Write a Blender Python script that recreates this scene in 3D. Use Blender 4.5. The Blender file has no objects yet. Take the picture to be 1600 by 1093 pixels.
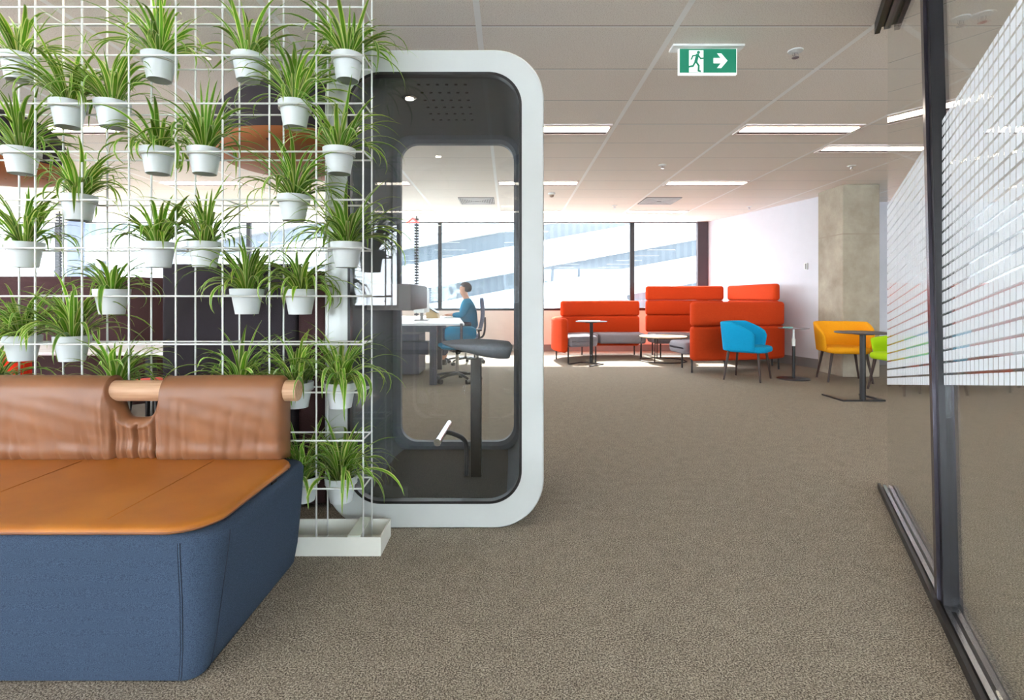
import bpy, bmesh, math, random
from mathutils import Vector, Matrix
PI = math.pi
random.seed(7)
C = bpy.context.scene.collection
sc = bpy.context.scene
F = 822.0; CH = 1.12; HC = 1.624; CEIL = CH + HC; YF = 11.2

# ------------------------------------------------------------------ camera
cd = bpy.data.cameras.new('camera'); cam = bpy.data.objects.new('camera', cd); C.objects.link(cam)
cam.location = (0, 0, CH); cam.rotation_euler = (PI / 2, 0, 0)
cd.sensor_width = 36; cd.lens = F / 1600 * 36
cd.shift_x = 5 / 1600; cd.shift_y = -80.5 / 1600
cd.clip_start = 0.05; cd.clip_end = 300
sc.camera = cam
# ------------------------------------------------------------------ world, sun, exposure
W = bpy.data.worlds.new('sky'); sc.world = W; W.use_nodes = True
bg = W.node_tree.nodes['Background']; bg.inputs[0].default_value = (0.86, 0.93, 1.0, 1); bg.inputs[1].default_value = 10.0
sd = bpy.data.lights.new('sun', 'SUN'); sd.energy = 15; sd.angle = 0.01; sd.color = (1, 0.95, 0.88)
sun = bpy.data.objects.new('sun', sd); C.objects.link(sun)
sun.rotation_euler = Vector((0.10, -1, -1.0)).to_track_quat('-Z', 'Y').to_euler()
LAMP = 7.5                                   # emission of the ceiling lights
sc.view_settings.view_transform = 'Standard'; sc.view_settings.look = 'None'
sc.view_settings.gamma = 1; sc.view_settings.use_curve_mapping = False
sc.view_settings.exposure = 0.98

# ------------------------------------------------------------------ helpers
def lin(c):
    return tuple(((v / 255) / 12.92 if v / 255 <= 0.04045 else ((v / 255 + 0.055) / 1.055) ** 2.4) for v in c)
def new_mat(name):
    m = bpy.data.materials.new(name); m.use_nodes = True
    return m, m.node_tree.nodes, m.node_tree.links, m.node_tree.nodes['Principled BSDF']
def mat(name, rgb, rough=0.6, metal=0.0, var=0.08, scale=6, bump=0.0, bscale=120, sheen=0, emit=0, spec=0.5, coat=0):
    m, N, L, P = new_mat(name)
    c = lin(rgb)
    tc = N.new('ShaderNodeTexCoord')
    nz = N.new('ShaderNodeTexNoise'); nz.inputs['Scale'].default_value = scale; nz.inputs['Detail'].default_value = 4
    L.new(tc.outputs['Object'], nz.inputs['Vector'])
    r = N.new('ShaderNodeValToRGB')
    r.color_ramp.elements[0].position = 0.3; r.color_ramp.elements[1].position = 0.7
    r.color_ramp.elements[0].color = tuple(max(0, v * (1 - var)) for v in c) + (1,)
    r.color_ramp.elements[1].color = tuple(min(1, v * (1 + var)) for v in c) + (1,)
    L.new(nz.outputs['Fac'], r.inputs[0]); L.new(r.outputs[0], P.inputs['Base Color'])
    P.inputs['Roughness'].default_value = rough; P.inputs['Metallic'].default_value = metal
    P.inputs['Specular IOR Level'].default_value = spec
    P.inputs['Coat Weight'].default_value = coat
    if sheen: P.inputs['Sheen Weight'].default_value = sheen
    if emit:
        P.inputs['Emission Color'].default_value = c + (1,); P.inputs['Emission Strength'].default_value = emit
    if bump:
        n2 = N.new('ShaderNodeTexNoise'); n2.inputs['Scale'].default_value = bscale; n2.inputs['Detail'].default_value = 3
        L.new(tc.outputs['Object'], n2.inputs['Vector'])
        b = N.new('ShaderNodeBump'); b.inputs['Strength'].default_value = bump; b.inputs['Distance'].default_value = 0.004
        L.new(n2.outputs['Fac'], b.inputs['Height']); L.new(b.outputs[0], P.inputs['Normal'])
    return m
def fabric(name, rgb, rgb2, scale=900, rough=0.95):
    m, N, L, P = new_mat(name)
    tc = N.new('ShaderNodeTexCoord')
    nz = N.new('ShaderNodeTexNoise'); nz.inputs['Scale'].default_value = scale; nz.inputs['Detail'].default_value = 2
    L.new(tc.outputs['Object'], nz.inputs['Vector'])
    r = N.new('ShaderNodeValToRGB'); r.color_ramp.elements[0].position = 0.38; r.color_ramp.elements[1].position = 0.62
    r.color_ramp.elements[0].color = lin(rgb) + (1,); r.color_ramp.elements[1].color = lin(rgb2) + (1,)
    L.new(nz.outputs['Fac'], r.inputs[0]); L.new(r.outputs[0], P.inputs['Base Color'])
    P.inputs['Roughness'].default_value = rough; P.inputs['Specular IOR Level'].default_value = 0.2
    b = N.new('ShaderNodeBump'); b.inputs['Strength'].default_value = 0.25; b.inputs['Distance'].default_value = 0.001
    L.new(nz.outputs['Fac'], b.inputs['Height']); L.new(b.outputs[0], P.inputs['Normal'])
    return m
def glass(name, tint=(0.93, 0.97, 0.96), refl=0.9, base=0.03):
    m, N, L, P = new_mat(name); N.remove(P)
    out = N['Material Output']
    t = N.new('ShaderNodeBsdfTransparent'); t.inputs[0].default_value = tint + (1,)
    g = N.new('ShaderNodeBsdfGlossy'); g.inputs['Roughness'].default_value = 0.0; g.inputs[0].default_value = (1, 1, 1, 1)
    lw = N.new('ShaderNodeLayerWeight'); lw.inputs[0].default_value = 0.5
    fr = N.new('ShaderNodeMath'); fr.operation = 'POWER'; fr.inputs[1].default_value = 5; L.new(lw.outputs['Facing'], fr.inputs[0])
    ma = N.new('ShaderNodeMath'); ma.operation = 'MULTIPLY_ADD'; ma.inputs[1].default_value = refl; ma.inputs[2].default_value = base
    ma.use_clamp = True
    mx = N.new('ShaderNodeMixShader')
    L.new(fr.outputs[0], ma.inputs[0]); L.new(ma.outputs[0], mx.inputs[0]); L.new(t.outputs[0], mx.inputs[1]); L.new(g.outputs[0], mx.inputs[2])
    L.new(mx.outputs[0], out.inputs[0])
    return m
def emis(name, rgb, s, base=(.8, .8, .8)):
    m, N, L, P = new_mat(name)
    P.inputs['Base Color'].default_value = base + (1,)
    P.inputs['Emission Color'].default_value = lin(rgb) + (1,); P.inputs['Emission Strength'].default_value = s
    return m

def obj(name, bm, m, parent=None, smooth=False, loc=None):
    if not isinstance(bm, bpy.types.Mesh):
        me = bpy.data.meshes.new(name); bmesh.ops.recalc_face_normals(bm, faces=bm.faces); bm.to_mesh(me); bm.free()
    else: me = bm
    if m and not me.materials: me.materials.append(m)
    if smooth:
        for p in me.polygons: p.use_smooth = True
        if smooth != 'all': me.set_sharp_from_angle(angle=math.radians(smooth if smooth is not True else 40))
    o = bpy.data.objects.new(name, me); C.objects.link(o)
    if parent is not None: o.parent = parent
    if loc: o.location = loc
    return o
def thing(name, label, cat, loc=(0, 0, 0), rz=0, group=None):
    o = bpy.data.objects.new(name, None); C.objects.link(o); o.empty_display_size = 0.1
    o.location = loc; o.rotation_euler = (0, 0, rz); o['label'] = label; o['category'] = cat
    if group: o['group'] = group
    return o
def tag(o, label, cat, group=None):
    o['label'] = label; o['category'] = cat
    if group: o['group'] = group
    return o
def struct(o, label=None):
    o['kind'] = 'structure'
    if label: o['label'] = label
    return o
def copy_tree(o, parent=None):
    c = o.copy(); C.objects.link(c)
    if parent is not None: c.parent = parent
    for ch in list(o.children): copy_tree(ch, c)
    return c

def B(): return bmesh.new()
def box(bm, x0, x1, y0, y1, z0, z1, bev=0, seg=2, M=None):
    r = bmesh.ops.create_cube(bm, size=1)
    vs = r['verts']
    for v in vs:
        v.co = Vector(((x0 + x1) / 2 + v.co.x * (x1 - x0), (y0 + y1) / 2 + v.co.y * (y1 - y0), (z0 + z1) / 2 + v.co.z * (z1 - z0)))
    if bev:
        es = set(e for v in vs for e in v.link_edges)
        rr = bmesh.ops.bevel(bm, geom=list(es), offset=bev, segments=seg, affect='EDGES', profile=0.5)
        vs = list(set(v for f in rr['faces'] for v in f.verts) | set(v for v in vs if v.is_valid))
    if M is not None:
        for v in vs: v.co = M @ v.co
    return bm
def loft(bm, rings, close=True, cap0=True, cap1=True, mi=0):
    """rings: lists of Vectors, same count"""
    R = [[bm.verts.new(p) for p in r] for r in rings]
    n = len(R[0])
    for a, b in zip(R[:-1], R[1:]):
        for i in range(n if close else n - 1):
            j = (i + 1) % n
            try: f = bm.faces.new((a[i], a[j], b[j], b[i])); f.material_index = mi
            except ValueError: pass
    if cap0: bm.faces.new(list(reversed(R[0])))
    if cap1: bm.faces.new(R[-1])
    return R
def circ(c, ax, r, n, ux=None, ry=None):
    ax = Vector(ax).normalized()
    u = ax.orthogonal().normalized() if ux is None else Vector(ux)
    v = ax.cross(u)
    c = Vector(c); ry = r if ry is None else ry
    return [c + u * (r * math.cos(2 * PI * i / n)) + v * (ry * math.sin(2 * PI * i / n)) for i in range(n)]
def tube(bm, pts, r, n=10, caps=True):
    pts = [Vector(p) for p in pts]
    rs = r if isinstance(r, (list, tuple)) else [r] * len(pts)
    rings = []; u = None
    for i, p in enumerate(pts):
        t = (pts[min(i + 1, len(pts) - 1)] - pts[max(i - 1, 0)]).normalized()
        if u is None: u = t.orthogonal().normalized()
        else:
            u = (u - t * u.dot(t)).normalized()
        rings.append(circ(p, t, rs[i], n, u))
    loft(bm, rings, cap0=caps, cap1=caps); return bm
def lathe(bm, prof, n=32, c=(0, 0, 0), cap0=True, cap1=True):
    c = Vector(c)
    loft(bm, [[c + Vector((r * math.cos(2 * PI * i / n), r * math.sin(2 * PI * i / n), z)) for i in range(n)] for r, z in prof], cap0=cap0, cap1=cap1)
    return bm
def smooth_pts(pts, n=6):
    P = [Vector(p) for p in pts]; out = []
    for i in range(len(P) - 1):
        a = P[max(i - 1, 0)]; b = P[i]; c = P[i + 1]; d = P[min(i + 2, len(P) - 1)]
        for k in range(n):
            t = k / n
            out.append(0.5 * ((2 * b) + (c - a) * t + (2 * a - 5 * b + 4 * c - d) * t * t + (3 * b - a - 3 * c + d) * t ** 3))
    out.append(P[-1]); return out
def rr2(a0, a1, b0, b1, r, k=6):
    """rounded rectangle outline in 2D"""
    out = []
    for (cx, cy, s) in ((a1 - r, b1 - r, 0), (a0 + r, b1 - r, 1), (a0 + r, b0 + r, 2), (a1 - r, b0 + r, 3)):
        for i in range(k + 1):
            t = PI / 2 * (s + i / k); out.append((cx + r * math.cos(t), cy + r * math.sin(t)))
    return out
def ringXZ(x0, x1, z0, z1, r, y, k=8): return [Vector((a, y, b)) for a, b in rr2(x0, x1, z0, z1, r, k)]
def ringXY(x0, x1, y0, y1, r, z, k=8): return [Vector((a, b, z)) for a, b in rr2(x0, x1, y0, y1, r, k)]
def pad(bm, path, z0, z1, t, r=None, er=None):
    """upholstered slab following a plan path, all edges rounded"""
    P = [Vector((p[0], p[1], 0)) for p in path]
    r = min(t, z1 - z0) * 0.45 if r is None else r; er = r if er is None else er
    L = [0]
    for a, b in zip(P[:-1], P[1:]): L.append(L[-1] + (b - a).length)
    tot = L[-1]
    def at(s):
        s = min(max(s, 0), tot)
        for i in range(len(P) - 1):
            if s <= L[i + 1] + 1e-9:
                q = (s - L[i]) / max(L[i + 1] - L[i], 1e-9)
                return P[i].lerp(P[i + 1], q)
        return P[-1]
    ss = [(er * (1 - math.cos(PI / 2 * i / 4)), math.sin(PI / 2 * i / 4)) for i in range(5)]
    st = [(s, k) for s, k in ss] + [(er + (tot - 2 * er) * i / 24, 1) for i in range(1, 24)] + [(tot - s, k) for s, k in reversed(ss)]
    rings = []
    for s, k in st:
        p = at(s); d = (at(s + 0.02) - at(s - 0.02)).normalized(); nn = Vector((-d.y, d.x, 0))
        ins = er * (1 - k)
        w = max(t / 2 - min(ins, t / 2 - 0.002), 0.002)
        zz0 = z0 + ins; zz1 = z1 - ins
        rings.append([p + nn * a + Vector((0, 0, b)) for a, b in rr2(-w, w, zz0, zz1, min(r, w * 0.98), 4)])
    loft(bm, rings); return bm
def px(u, Y): return (u - 795) * Y / F
def pz(v, Y): return CH + (466 - v) * Y / F

# ------------------------------------------------------------------ materials
M_white = mat('white_powder_coat', (226, 228, 226), 0.4, var=0.02)
M_black = mat('black_powder_coat', (24, 22, 24), 0.4, var=0.1)
M_chrome = mat('chrome', (215, 215, 218), 0.12, 1.0, var=0.02)
M_alu = mat('dark_aluminium', (26, 25, 29), 0.38, 0.25, var=0.05)
M_plaster = mat('white_plaster_paint', (210, 210, 217), 0.8, var=0.015, bump=0.05)
M_sillwall = mat('cream_plaster_paint', (214, 200, 190), 0.8, var=0.03)
M_grey = mat('grey_skirting', (120, 116, 114), 0.6, var=0.04)
M_orange = fabric('orange_wool', (178, 50, 16), (202, 70, 26), 260)
M_seat = fabric('grey_wool', (112, 108, 116), (150, 146, 154), 300)
M_blue = fabric('turquoise_wool', (6, 132, 178), (20, 160, 205), 300)
M_yellow = fabric('amber_wool', (222, 148, 14), (240, 168, 36), 300)
M_lime = fabric('lime_wool', (150, 190, 10), (178, 214, 30), 300)
M_wood_dark = mat('dark_brown_wood', (52, 34, 28), 0.5, var=0.25, scale=14)

def carpet():
    m, N, L, P = new_mat('brown_grey_loop_carpet')
    tc = N.new('ShaderNodeTexCoord'); mp = N.new('ShaderNodeMapping'); mp.inputs['Scale'].default_value = (1, 1, 1)
    L.new(tc.outputs['Object'], mp.inputs[0])
    n1 = N.new('ShaderNodeTexNoise'); n1.inputs['Scale'].default_value = 190; n1.inputs['Detail'].default_value = 3; n1.inputs['Roughness'].default_value = .7
    v1 = N.new('ShaderNodeTexVoronoi'); v1.inputs['Scale'].default_value = 320
    n2 = N.new('ShaderNodeTexNoise'); n2.inputs['Scale'].default_value = 14; n2.inputs['Detail'].default_value = 5
    for n in (n1, v1, n2): L.new(mp.outputs[0], n.inputs['Vector'])
    r = N.new('ShaderNodeValToRGB'); e = r.color_ramp.elements
    e[0].position = 0.33; e[0].color = lin((40, 35, 30)) + (1,); e[1].position = 0.66; e[1].color = lin((186, 176, 160)) + (1,)
    x = r.color_ramp.elements.new(0.5); x.color = lin((113, 104, 93)) + (1,)
    a = N.new('ShaderNodeMath'); a.operation = 'MULTIPLY_ADD'; a.inputs[1].default_value = 0.22; L.new(v1.outputs['Distance'], a.inputs[0]); L.new(n1.outputs['Fac'], a.inputs[2])
    s = N.new('ShaderNodeMath'); s.operation = 'MULTIPLY_ADD'; s.inputs[1].default_value = 0.07; L.new(n2.outputs['Fac'], s.inputs[0]); L.new(a.outputs[0], s.inputs[2])
    s2 = N.new('ShaderNodeMath'); s2.operation = 'SUBTRACT'; s2.inputs[1].default_value = 0.115; L.new(s.outputs[0], s2.inputs[0])
    L.new(s2.outputs[0], r.inputs[0]); L.new(r.outputs[0], P.inputs['Base Color'])
    b = N.new('ShaderNodeBump'); b.inputs['Strength'].default_value = 0.6; b.inputs['Distance'].default_value = 0.004
    L.new(s2.outputs[0], b.inputs['Height']); L.new(b.outputs[0], P.inputs['Normal'])
    P.inputs['Roughness'].default_value = 1; P.inputs['Specular IOR Level'].default_value = 0.1
    return m
M_carpet = carpet()
TX = 1.18; TY = 0.59; OX = 0.616 * HC; OY = 3.147
def ceiling_mat():
    m, N, L, P = new_mat('acoustic_ceiling_tile')
    tc = N.new('ShaderNodeTexCoord'); sp = N.new('ShaderNodeSeparateXYZ'); L.new(tc.outputs['Object'], sp.inputs[0])
    def M(op, a, b=None, c=None):
        n = N.new('ShaderNodeMath'); n.operation = op
        for i, v in enumerate((a, b, c)):
            if v is None: continue
            if isinstance(v, (int, float)): n.inputs[i].default_value = v
            else: L.new(v, n.inputs[i])
        return n.outputs[0]
    def band(out, off, per, w):
        f = M('FRACT', M('DIVIDE', M('SUBTRACT', out, off - w / 2 - per * 100), per))
        return M('LESS_THAN', f, w / per)
    bx = band(sp.outputs[0], OX, TX, 0.036)
    by = band(sp.outputs[1], OY, TY, 0.012)
    bs = band(sp.outputs[1], OY - 0.009, TY, 0.006)  # shadow line beside each cross bar, painted into the tile colour
    n1 = N.new('ShaderNodeTexNoise'); n1.inputs['Scale'].default_value = 160; n1.inputs['Detail'].default_value = 2
    L.new(tc.outputs['Object'], n1.inputs['Vector'])
    r = N.new('ShaderNodeValToRGB'); e = r.color_ramp.elements
    e[0].position = 0.34; e[0].color = lin((224, 214, 205)) + (1,); e[1].position = 0.52; e[1].color = lin((246, 239, 231)) + (1,)
    L.new(n1.outputs['Fac'], r.inputs[0])
    def mix(f, a, col):
        x = N.new('ShaderNodeMix'); x.data_type = 'RGBA'; L.new(f, x.inputs[0]); L.new(a, x.inputs[6]); x.inputs[7].default_value = lin(col) + (1,)
        return x.outputs[2]
    c = mix(by, r.outputs[0], (252, 250, 246)); c = mix(bs, c, (92, 82, 76)); c = mix(bx, c, (254, 253, 251))
    L.new(c, P.inputs['Base Color']); P.inputs['Roughness'].default_value = 0.9; P.inputs['Specular IOR Level'].default_value = 0.1
    return m
M_ceil = ceiling_mat()
def concrete():
    m, N, L, P = new_mat('board_formed_concrete')
    tc = N.new('ShaderNodeTexCoord')
    n1 = N.new('ShaderNodeTexNoise'); n1.inputs['Scale'].default_value = 2.4; n1.inputs['Detail'].default_value = 8; n1.inputs['Roughness'].default_value = .65
    L.new(tc.outputs['Object'], n1.inputs['Vector'])
    r = N.new('ShaderNodeValToRGB'); e = r.color_ramp.elements
    e[0].position = 0.3; e[0].color = lin((140, 129, 112)) + (1,); e[1].position = 0.72; e[1].color = lin((180, 171, 153)) + (1,)
    L.new(n1.outputs['Fac'], r.inputs[0])
    sp = N.new('ShaderNodeSeparateXYZ'); L.new(tc.outputs['Object'], sp.inputs[0])
    a = N.new('ShaderNodeMath'); a.operation = 'COMPARE'; a.inputs[1].default_value = 2.04; a.inputs[2].default_value = 0.008; L.new(sp.outputs[2], a.inputs[0])
    x = N.new('ShaderNodeMix'); x.data_type = 'RGBA'; L.new(a.outputs[0], x.inputs[0]); L.new(r.outputs[0], x.inputs[6]); x.inputs[7].default_value = lin((150, 138, 122)) + (1,)
    L.new(x.outputs[2], P.inputs['Base Color']); P.inputs['Roughness'].default_value = 0.75
    return m
M_conc = concrete()
def leather(name, c1, c2):
    m, N, L, P = new_mat(name)
    tc = N.new('ShaderNodeTexCoord')
    n1 = N.new('ShaderNodeTexNoise'); n1.inputs['Scale'].default_value = 3.5; n1.inputs['Detail'].default_value = 6
    L.new(tc.outputs['Object'], n1.inputs['Vector'])
    r = N.new('ShaderNodeValToRGB'); e = r.color_ramp.elements
    e[0].position = 0.35; e[0].color = lin(c1) + (1,); e[1].position = 0.68; e[1].color = lin(c2) + (1,)
    L.new(n1.outputs['Fac'], r.inputs[0]); L.new(r.outputs[0], P.inputs['Base Color'])
    v = N.new('ShaderNodeTexVoronoi'); v.inputs['Scale'].default_value = 420; L.new(tc.outputs['Object'], v.inputs['Vector'])
    b = N.new('ShaderNodeBump'); b.inputs['Strength'].default_value = 0.15; b.inputs['Distance'].default_value = 0.001
    L.new(v.outputs['Distance'], b.inputs['Height']); L.new(b.outputs[0], P.inputs['Normal'])
    P.inputs['Roughness'].default_value = 0.42; P.inputs['Specular IOR Level'].default_value = 0.45
    return m
M_tan = leather('tan_leather', (126, 82, 54), (142, 94, 62))
M_tan2 = leather('worn_tan_seat_leather', (162, 94, 26), (182, 112, 36))
M_bluegrey = fabric('blue_grey_weave', (40, 52, 70), (70, 86, 108), 700)
def wood():
    m, N, L, P = new_mat('pale_ash_wood')
    tc = N.new('ShaderNodeTexCoord'); mp = N.new('ShaderNodeMapping'); mp.inputs['Scale'].default_value = (1.5, 30, 30)
    L.new(tc.outputs['Object'], mp.inputs[0])
    n = N.new('ShaderNodeTexNoise'); n.inputs['Scale'].default_value = 2.5; n.inputs['Detail'].default_value = 4; L.new(mp.outputs[0], n.inputs['Vector'])
    r = N.new('ShaderNodeValToRGB'); e = r.color_ramp.elements
    e[0].position = 0.35; e[0].color = lin((184, 142, 110)) + (1,); e[1].position = 0.65; e[1].color = lin((204, 166, 134)) + (1,)
    L.new(n.outputs['Fac'], r.inputs[0]); L.new(r.outputs[0], P.inputs['Base Color']); P.inputs['Roughness'].default_value = 0.5
    return m
M_ash = wood()
M_diff = emis('light_diffuser', (255, 240, 220), LAMP)
M_pane = glass('window_glass', (0.97, 0.985, 0.99))
M_pglass = glass('partition_glass', (0.93, 0.945, 0.935), 0.9, 0.035)
M_bglass = glass('booth_glass', (0.95, 0.97, 0.975), 0.9, 0.035)
M_felt = fabric('dark_grey_felt', (88, 92, 95), (108, 112, 115), 500)
M_charcoal = fabric('charcoal_weave', (48, 42, 48), (66, 60, 66), 400)

# ================================================================== SETTING
b = B(); box(b, -12, 10, -6.5, YF + .2, -0.12, 0); struct(obj('floor', b, M_carpet))
b = B(); box(b, -12, 10, -6.5, YF + .2, CEIL, CEIL + 0.15); struct(obj('ceiling', b, M_ceil))
# far wall: sill wall + end piece, windows above
SILL = pz(485, YF)
b = B(); box(b, -12, 4.35, YF, YF + .25, 0, SILL); struct(obj('wall_far', b, M_sillwall))
b = B(); box(b, -12, 4.2, YF - .03, YF, 0, 0.14); struct(obj('baseboard_far', b, M_grey))
# right white wall, slanting from the far corner towards the pillar
def wall_x(Y): return px(1104, YF) + 0.262 * (YF - Y)
b = B()
ys = (YF + .25, 7.98); t = 0.2
loft(b, [[Vector((wall_x(y), y, 0)), Vector((wall_x(y) + t, y + .05, 0)), Vector((wall_x(y) + t, y + .05, CEIL)), Vector((wall_x(y), y, CEIL))] for y in ys])
struct(obj('wall_right', b, M_plaster))
b = B()
loft(b, [[Vector((wall_x(y) - .015, y, 0)), Vector((wall_x(y), y, 0)), Vector((wall_x(y), y, .15)), Vector((wall_x(y) - .015, y, .15))] for y in (YF - .03, 8.2)])
struct(obj('baseboard_right', b, M_grey))
b = B(); box(b, 5.25, 10, 8.85, 9.0, 0, CEIL); struct(obj('wall_alcove', b, M_plaster))
b = B(); box(b, 5.25, 10, 8.835, 8.85, 0, .15); struct(obj('baseboard_alcove', b, M_grey))
b = B(); box(b, 9.85, 10, -6.5, 9, 0, CEIL); struct(obj('wall_east', b, M_plaster))
# concrete pillar
b = B(); box(b, 4.76, 5.29, 7.5, 8.1, 0, CEIL, 0.012, 2)
o = struct(obj('concrete_pillar', b, M_conc), 'raw concrete pillar standing at the end of the white wall'); o['category'] = 'pillar'

def window(n, x0, x1, y, z0, z1, fw=0.035, depth=0.08):
    r = bpy.data.objects.new('window_%d' % n, None); C.objects.link(r); r.location = ((x0 + x1) / 2, y, z0); r['kind'] = 'structure'
    w = (x1 - x0) / 2; h = z1 - z0
    b = B(); box(b, -w, -w + fw, 0, depth, 0, h); box(b, w - fw, w, 0, depth, 0, h)
    box(b, -w + fw, w - fw, 0, depth, 0, fw + .01); box(b, -w + fw, w - fw, 0, depth, h - .012, h)
    obj('window_frame', b, M_alu, r)
    b = B(); box(b, -w + fw, w - fw, depth / 2, depth / 2 + .006, fw + .01, h - .012); obj('window_pane', b, M_pane, r)
mx = [px(u, YF) for u in (1097, 988, 687)] + [px(387, YF), px(87, YF), -12]
for i in range(5):
    window(i + 1, mx[i + 1], mx[i], YF + .02, SILL, CEIL, 0.04 if i else .05)
b = B(); box(b, px(1091, YF - .1), px(1104, YF), YF - .08, YF + .02, SILL - .3, CEIL)
struct(obj('trim_1', b, mat('dark_window_jamb', (58, 44, 50), .5)))
b = B(); box(b, px(107, YF - .1), px(128, YF - .1), YF - .14, YF - .02, SILL, CEIL)
struct(obj('trim_2', b, mat('blue_grey_column', (110, 124, 158), .5)))
# back wall behind the camera; windows right of the pier added for near light
b = B(); box(b, -2.4, .8, -6.5, -6.3, 0.9, CEIL); struct(obj('wall_back_pier', b, M_plaster))
b = B(); box(b, -12, 10, -6.5, -6.3, 0, 0.9); struct(obj('wall_back', b, M_plaster))
for i, (a, c) in enumerate(((-12, -8.8), (-8.8, -5.6), (-5.6, -2.4), (0.8, 3.85), (3.85, 6.9), (6.9, 10))):
    window(i + 6, a, c, -6.45, 0.9, CEIL, 0.06)
b = B(); box(b, -12.2, -12, -6.5, YF + .2, 0, 0.9); struct(obj('wall_left', b, M_plaster))
for i in range(4):  # unseen left windows, added to let light in from that side
    r = bpy.data.objects.new('window_%d' % (12 + i), None); C.objects.link(r); r.location = (-12.1, -6.4 + 4.4 * i, 0.9); r['kind'] = 'structure'
    b = B(); h = CEIL - .9
    box(b, -.04, .04, 0, .06, 0, h); box(b, -.04, .04, 4.34, 4.4, 0, h); box(b, -.04, .04, .06, 4.34, 0, .05); box(b, -.04, .04, .06, 4.34, h - .03, h)
    obj('window_frame', b, M_alu, r)
    b = B(); box(b, -.003, .003, .06, 4.34, .05, h - .03); obj('window_pane', b, M_pane, r)

# ------------------------------------------------------------------ neighbour building outside
bl = thing('building', 'neighbouring building with sloping white bands over ribbed grey wall outside the windows', 'building', (0, 26, -4))
def ribs():
    m, N, L, P = new_mat('ribbed_pale_cladding')
    tc = N.new('ShaderNodeTexCoord'); sp = N.new('ShaderNodeSeparateXYZ'); L.new(tc.outputs['Object'], sp.inputs[0])
    a = N.new('ShaderNodeMath'); a.operation = 'MULTIPLY'; a.inputs[1].default_value = 2.6; L.new(sp.outputs[0], a.inputs[0])
    f = N.new('ShaderNodeMath'); f.operation = 'FRACT'; L.new(a.outputs[0], f.inputs[0])
    g = N.new('ShaderNodeMath'); g.operation = 'GREATER_THAN'; g.inputs[1].default_value = 0.55; L.new(f.outputs[0], g.inputs[0])
    x = N.new('ShaderNodeMix'); x.data_type = 'RGBA'; L.new(g.outputs[0], x.inputs[0])
    x.inputs[6].default_value = (.085, .105, .125) + (1,); x.inputs[7].default_value = (.105, .125, .145) + (1,)
    L.new(x.outputs[2], P.inputs['Base Color']); P.inputs['Roughness'].default_value = .7
    return m
b = B(); box(b, -45, 30, 1.2, 3, 0, 9.2); obj('rear_cladding', b, ribs(), bl)
M_band = mat('pale_render', (128, 130, 132), .7, var=.02)
k = 26 / F; M_joint = mat('grey_joint', (96, 100, 106), .7)
for j in range(-3, 4):
    # lower edge of the white band passes (851 px, 417 + 67 j)
    z = CH + (466 - (417 + 67 * j)) * k; x = (851 - 795) * k
    b = B(); sl = 0.18
    x0, x1 = -45, 30
    rings = []
    for xx in (x0, x1):
        zz = z + sl * (xx - x) + 4
        rings.append([Vector((xx, 0, zz)), Vector((xx, .5, zz)), Vector((xx, .5, zz + 42 * k)), Vector((xx, 0, zz + 42 * k))])
    loft(b, rings); f = obj('parapet_band', b, M_band, bl)
    b = B(); rings = []
    for xx in (x0, x1):
        zz = z + sl * (xx - x) + 4 + 14 * k
        rings.append([Vector((xx, -.03, zz)), Vector((xx, 0, zz)), Vector((xx, 0, zz + .06)), Vector((xx, -.03, zz + .06))])
    loft(b, rings); obj('joint_strip', b, M_joint, f)  # thin raised grey strip along the band
b = B(); box(b, -45, 30, -12, 1.2, -.1, 0); o = struct(obj('ground', b, mat('pale_paving', (168, 166, 160), .9), None)); o.location = (0, 26, -4)

# ------------------------------------------------------------------ ceiling lights
def troffer(label, cx, cy):
    t = thing('ceiling_light', label, 'ceiling light', (cx, cy, CEIL), 0, 'recessed linear ceiling lights')
    w = TX / 2 - .03
    b = B(); box(b, -w, w, -.15, -.125, -.012, 0); box(b, -w, w, .125, .15, -.012, 0); box(b, -w, -w + .02, -.125, .125, -.012, 0); box(b, w - .02, w, -.125, .125, -.012, 0)
    obj('light_frame', b, M_tfr, t)
    b = B(); box(b, -w + .02, w - .02, -.085, .04, -.014, -.002); obj('diffuser', b, M_diff, t)
    b = B(); box(b, -w + .02, w - .02, -.125, -.09, -.008, -.001); box(b, -w + .02, w - .02, .05, .125, -.008, -.001); obj('air_slot', b, M_slot, t)
    return t
M_tfr = mat('light_frame_paint', (230, 216, 212), .5); M_slot = mat('air_slot_dark', (112, 92, 92), .8)
xcols = [OX + TX * (k + .5) for k in (-9, -7, -5, -3, -1, 1, 3, 5)]
def lbl(cx, cy):
    named = {(5, 5.05): 'bright linear ceiling light nearest the exit sign, right of it', (4, 5.05): 'ceiling light just right of the booth frame, nearest one there',
             (5, 7.4): 'linear ceiling light in the middle distance in front of the square vent', (4, 7.4): 'second ceiling light beside the booth frame, seen partly through booth',
             (5, 9.85): 'farthest ceiling light near the right window mullion', (4, 9.85): 'farthest ceiling light close to the booth frame'}
    return named.get((cx, cy))
for ci, cx in enumerate(xcols):
    for cy in (-4.6, -2.2, 0.2, 2.6, 5.05, 7.4, 9.85):
        if cx > 4.6 and cy > 7: continue
        if cx > 4 and cy > 9: continue
        if ci == 4 and cy == 0.2: continue
        l = lbl(ci, cy)
        side = 'on the left ceiling' if cx < -1 else ('above the meeting room glass' if cx > 4 else 'overhead')
        ordw = ('first', 'second', 'third', 'fourth', 'fifth', 'sixth', 'seventh', 'eighth')[ci]
        troffer(l or 'linear ceiling light, %s from left, row %s' % (ordw, {-4.6: 'well behind the camera', -2.2: 'behind the camera', 0.2: 'right above the camera', 2.6: 'above the booth front', 5.05: 'level with nearest visible lights', 7.4: 'in the middle distance', 9.85: 'closest to windows'}[cy]), cx, cy)
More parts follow.
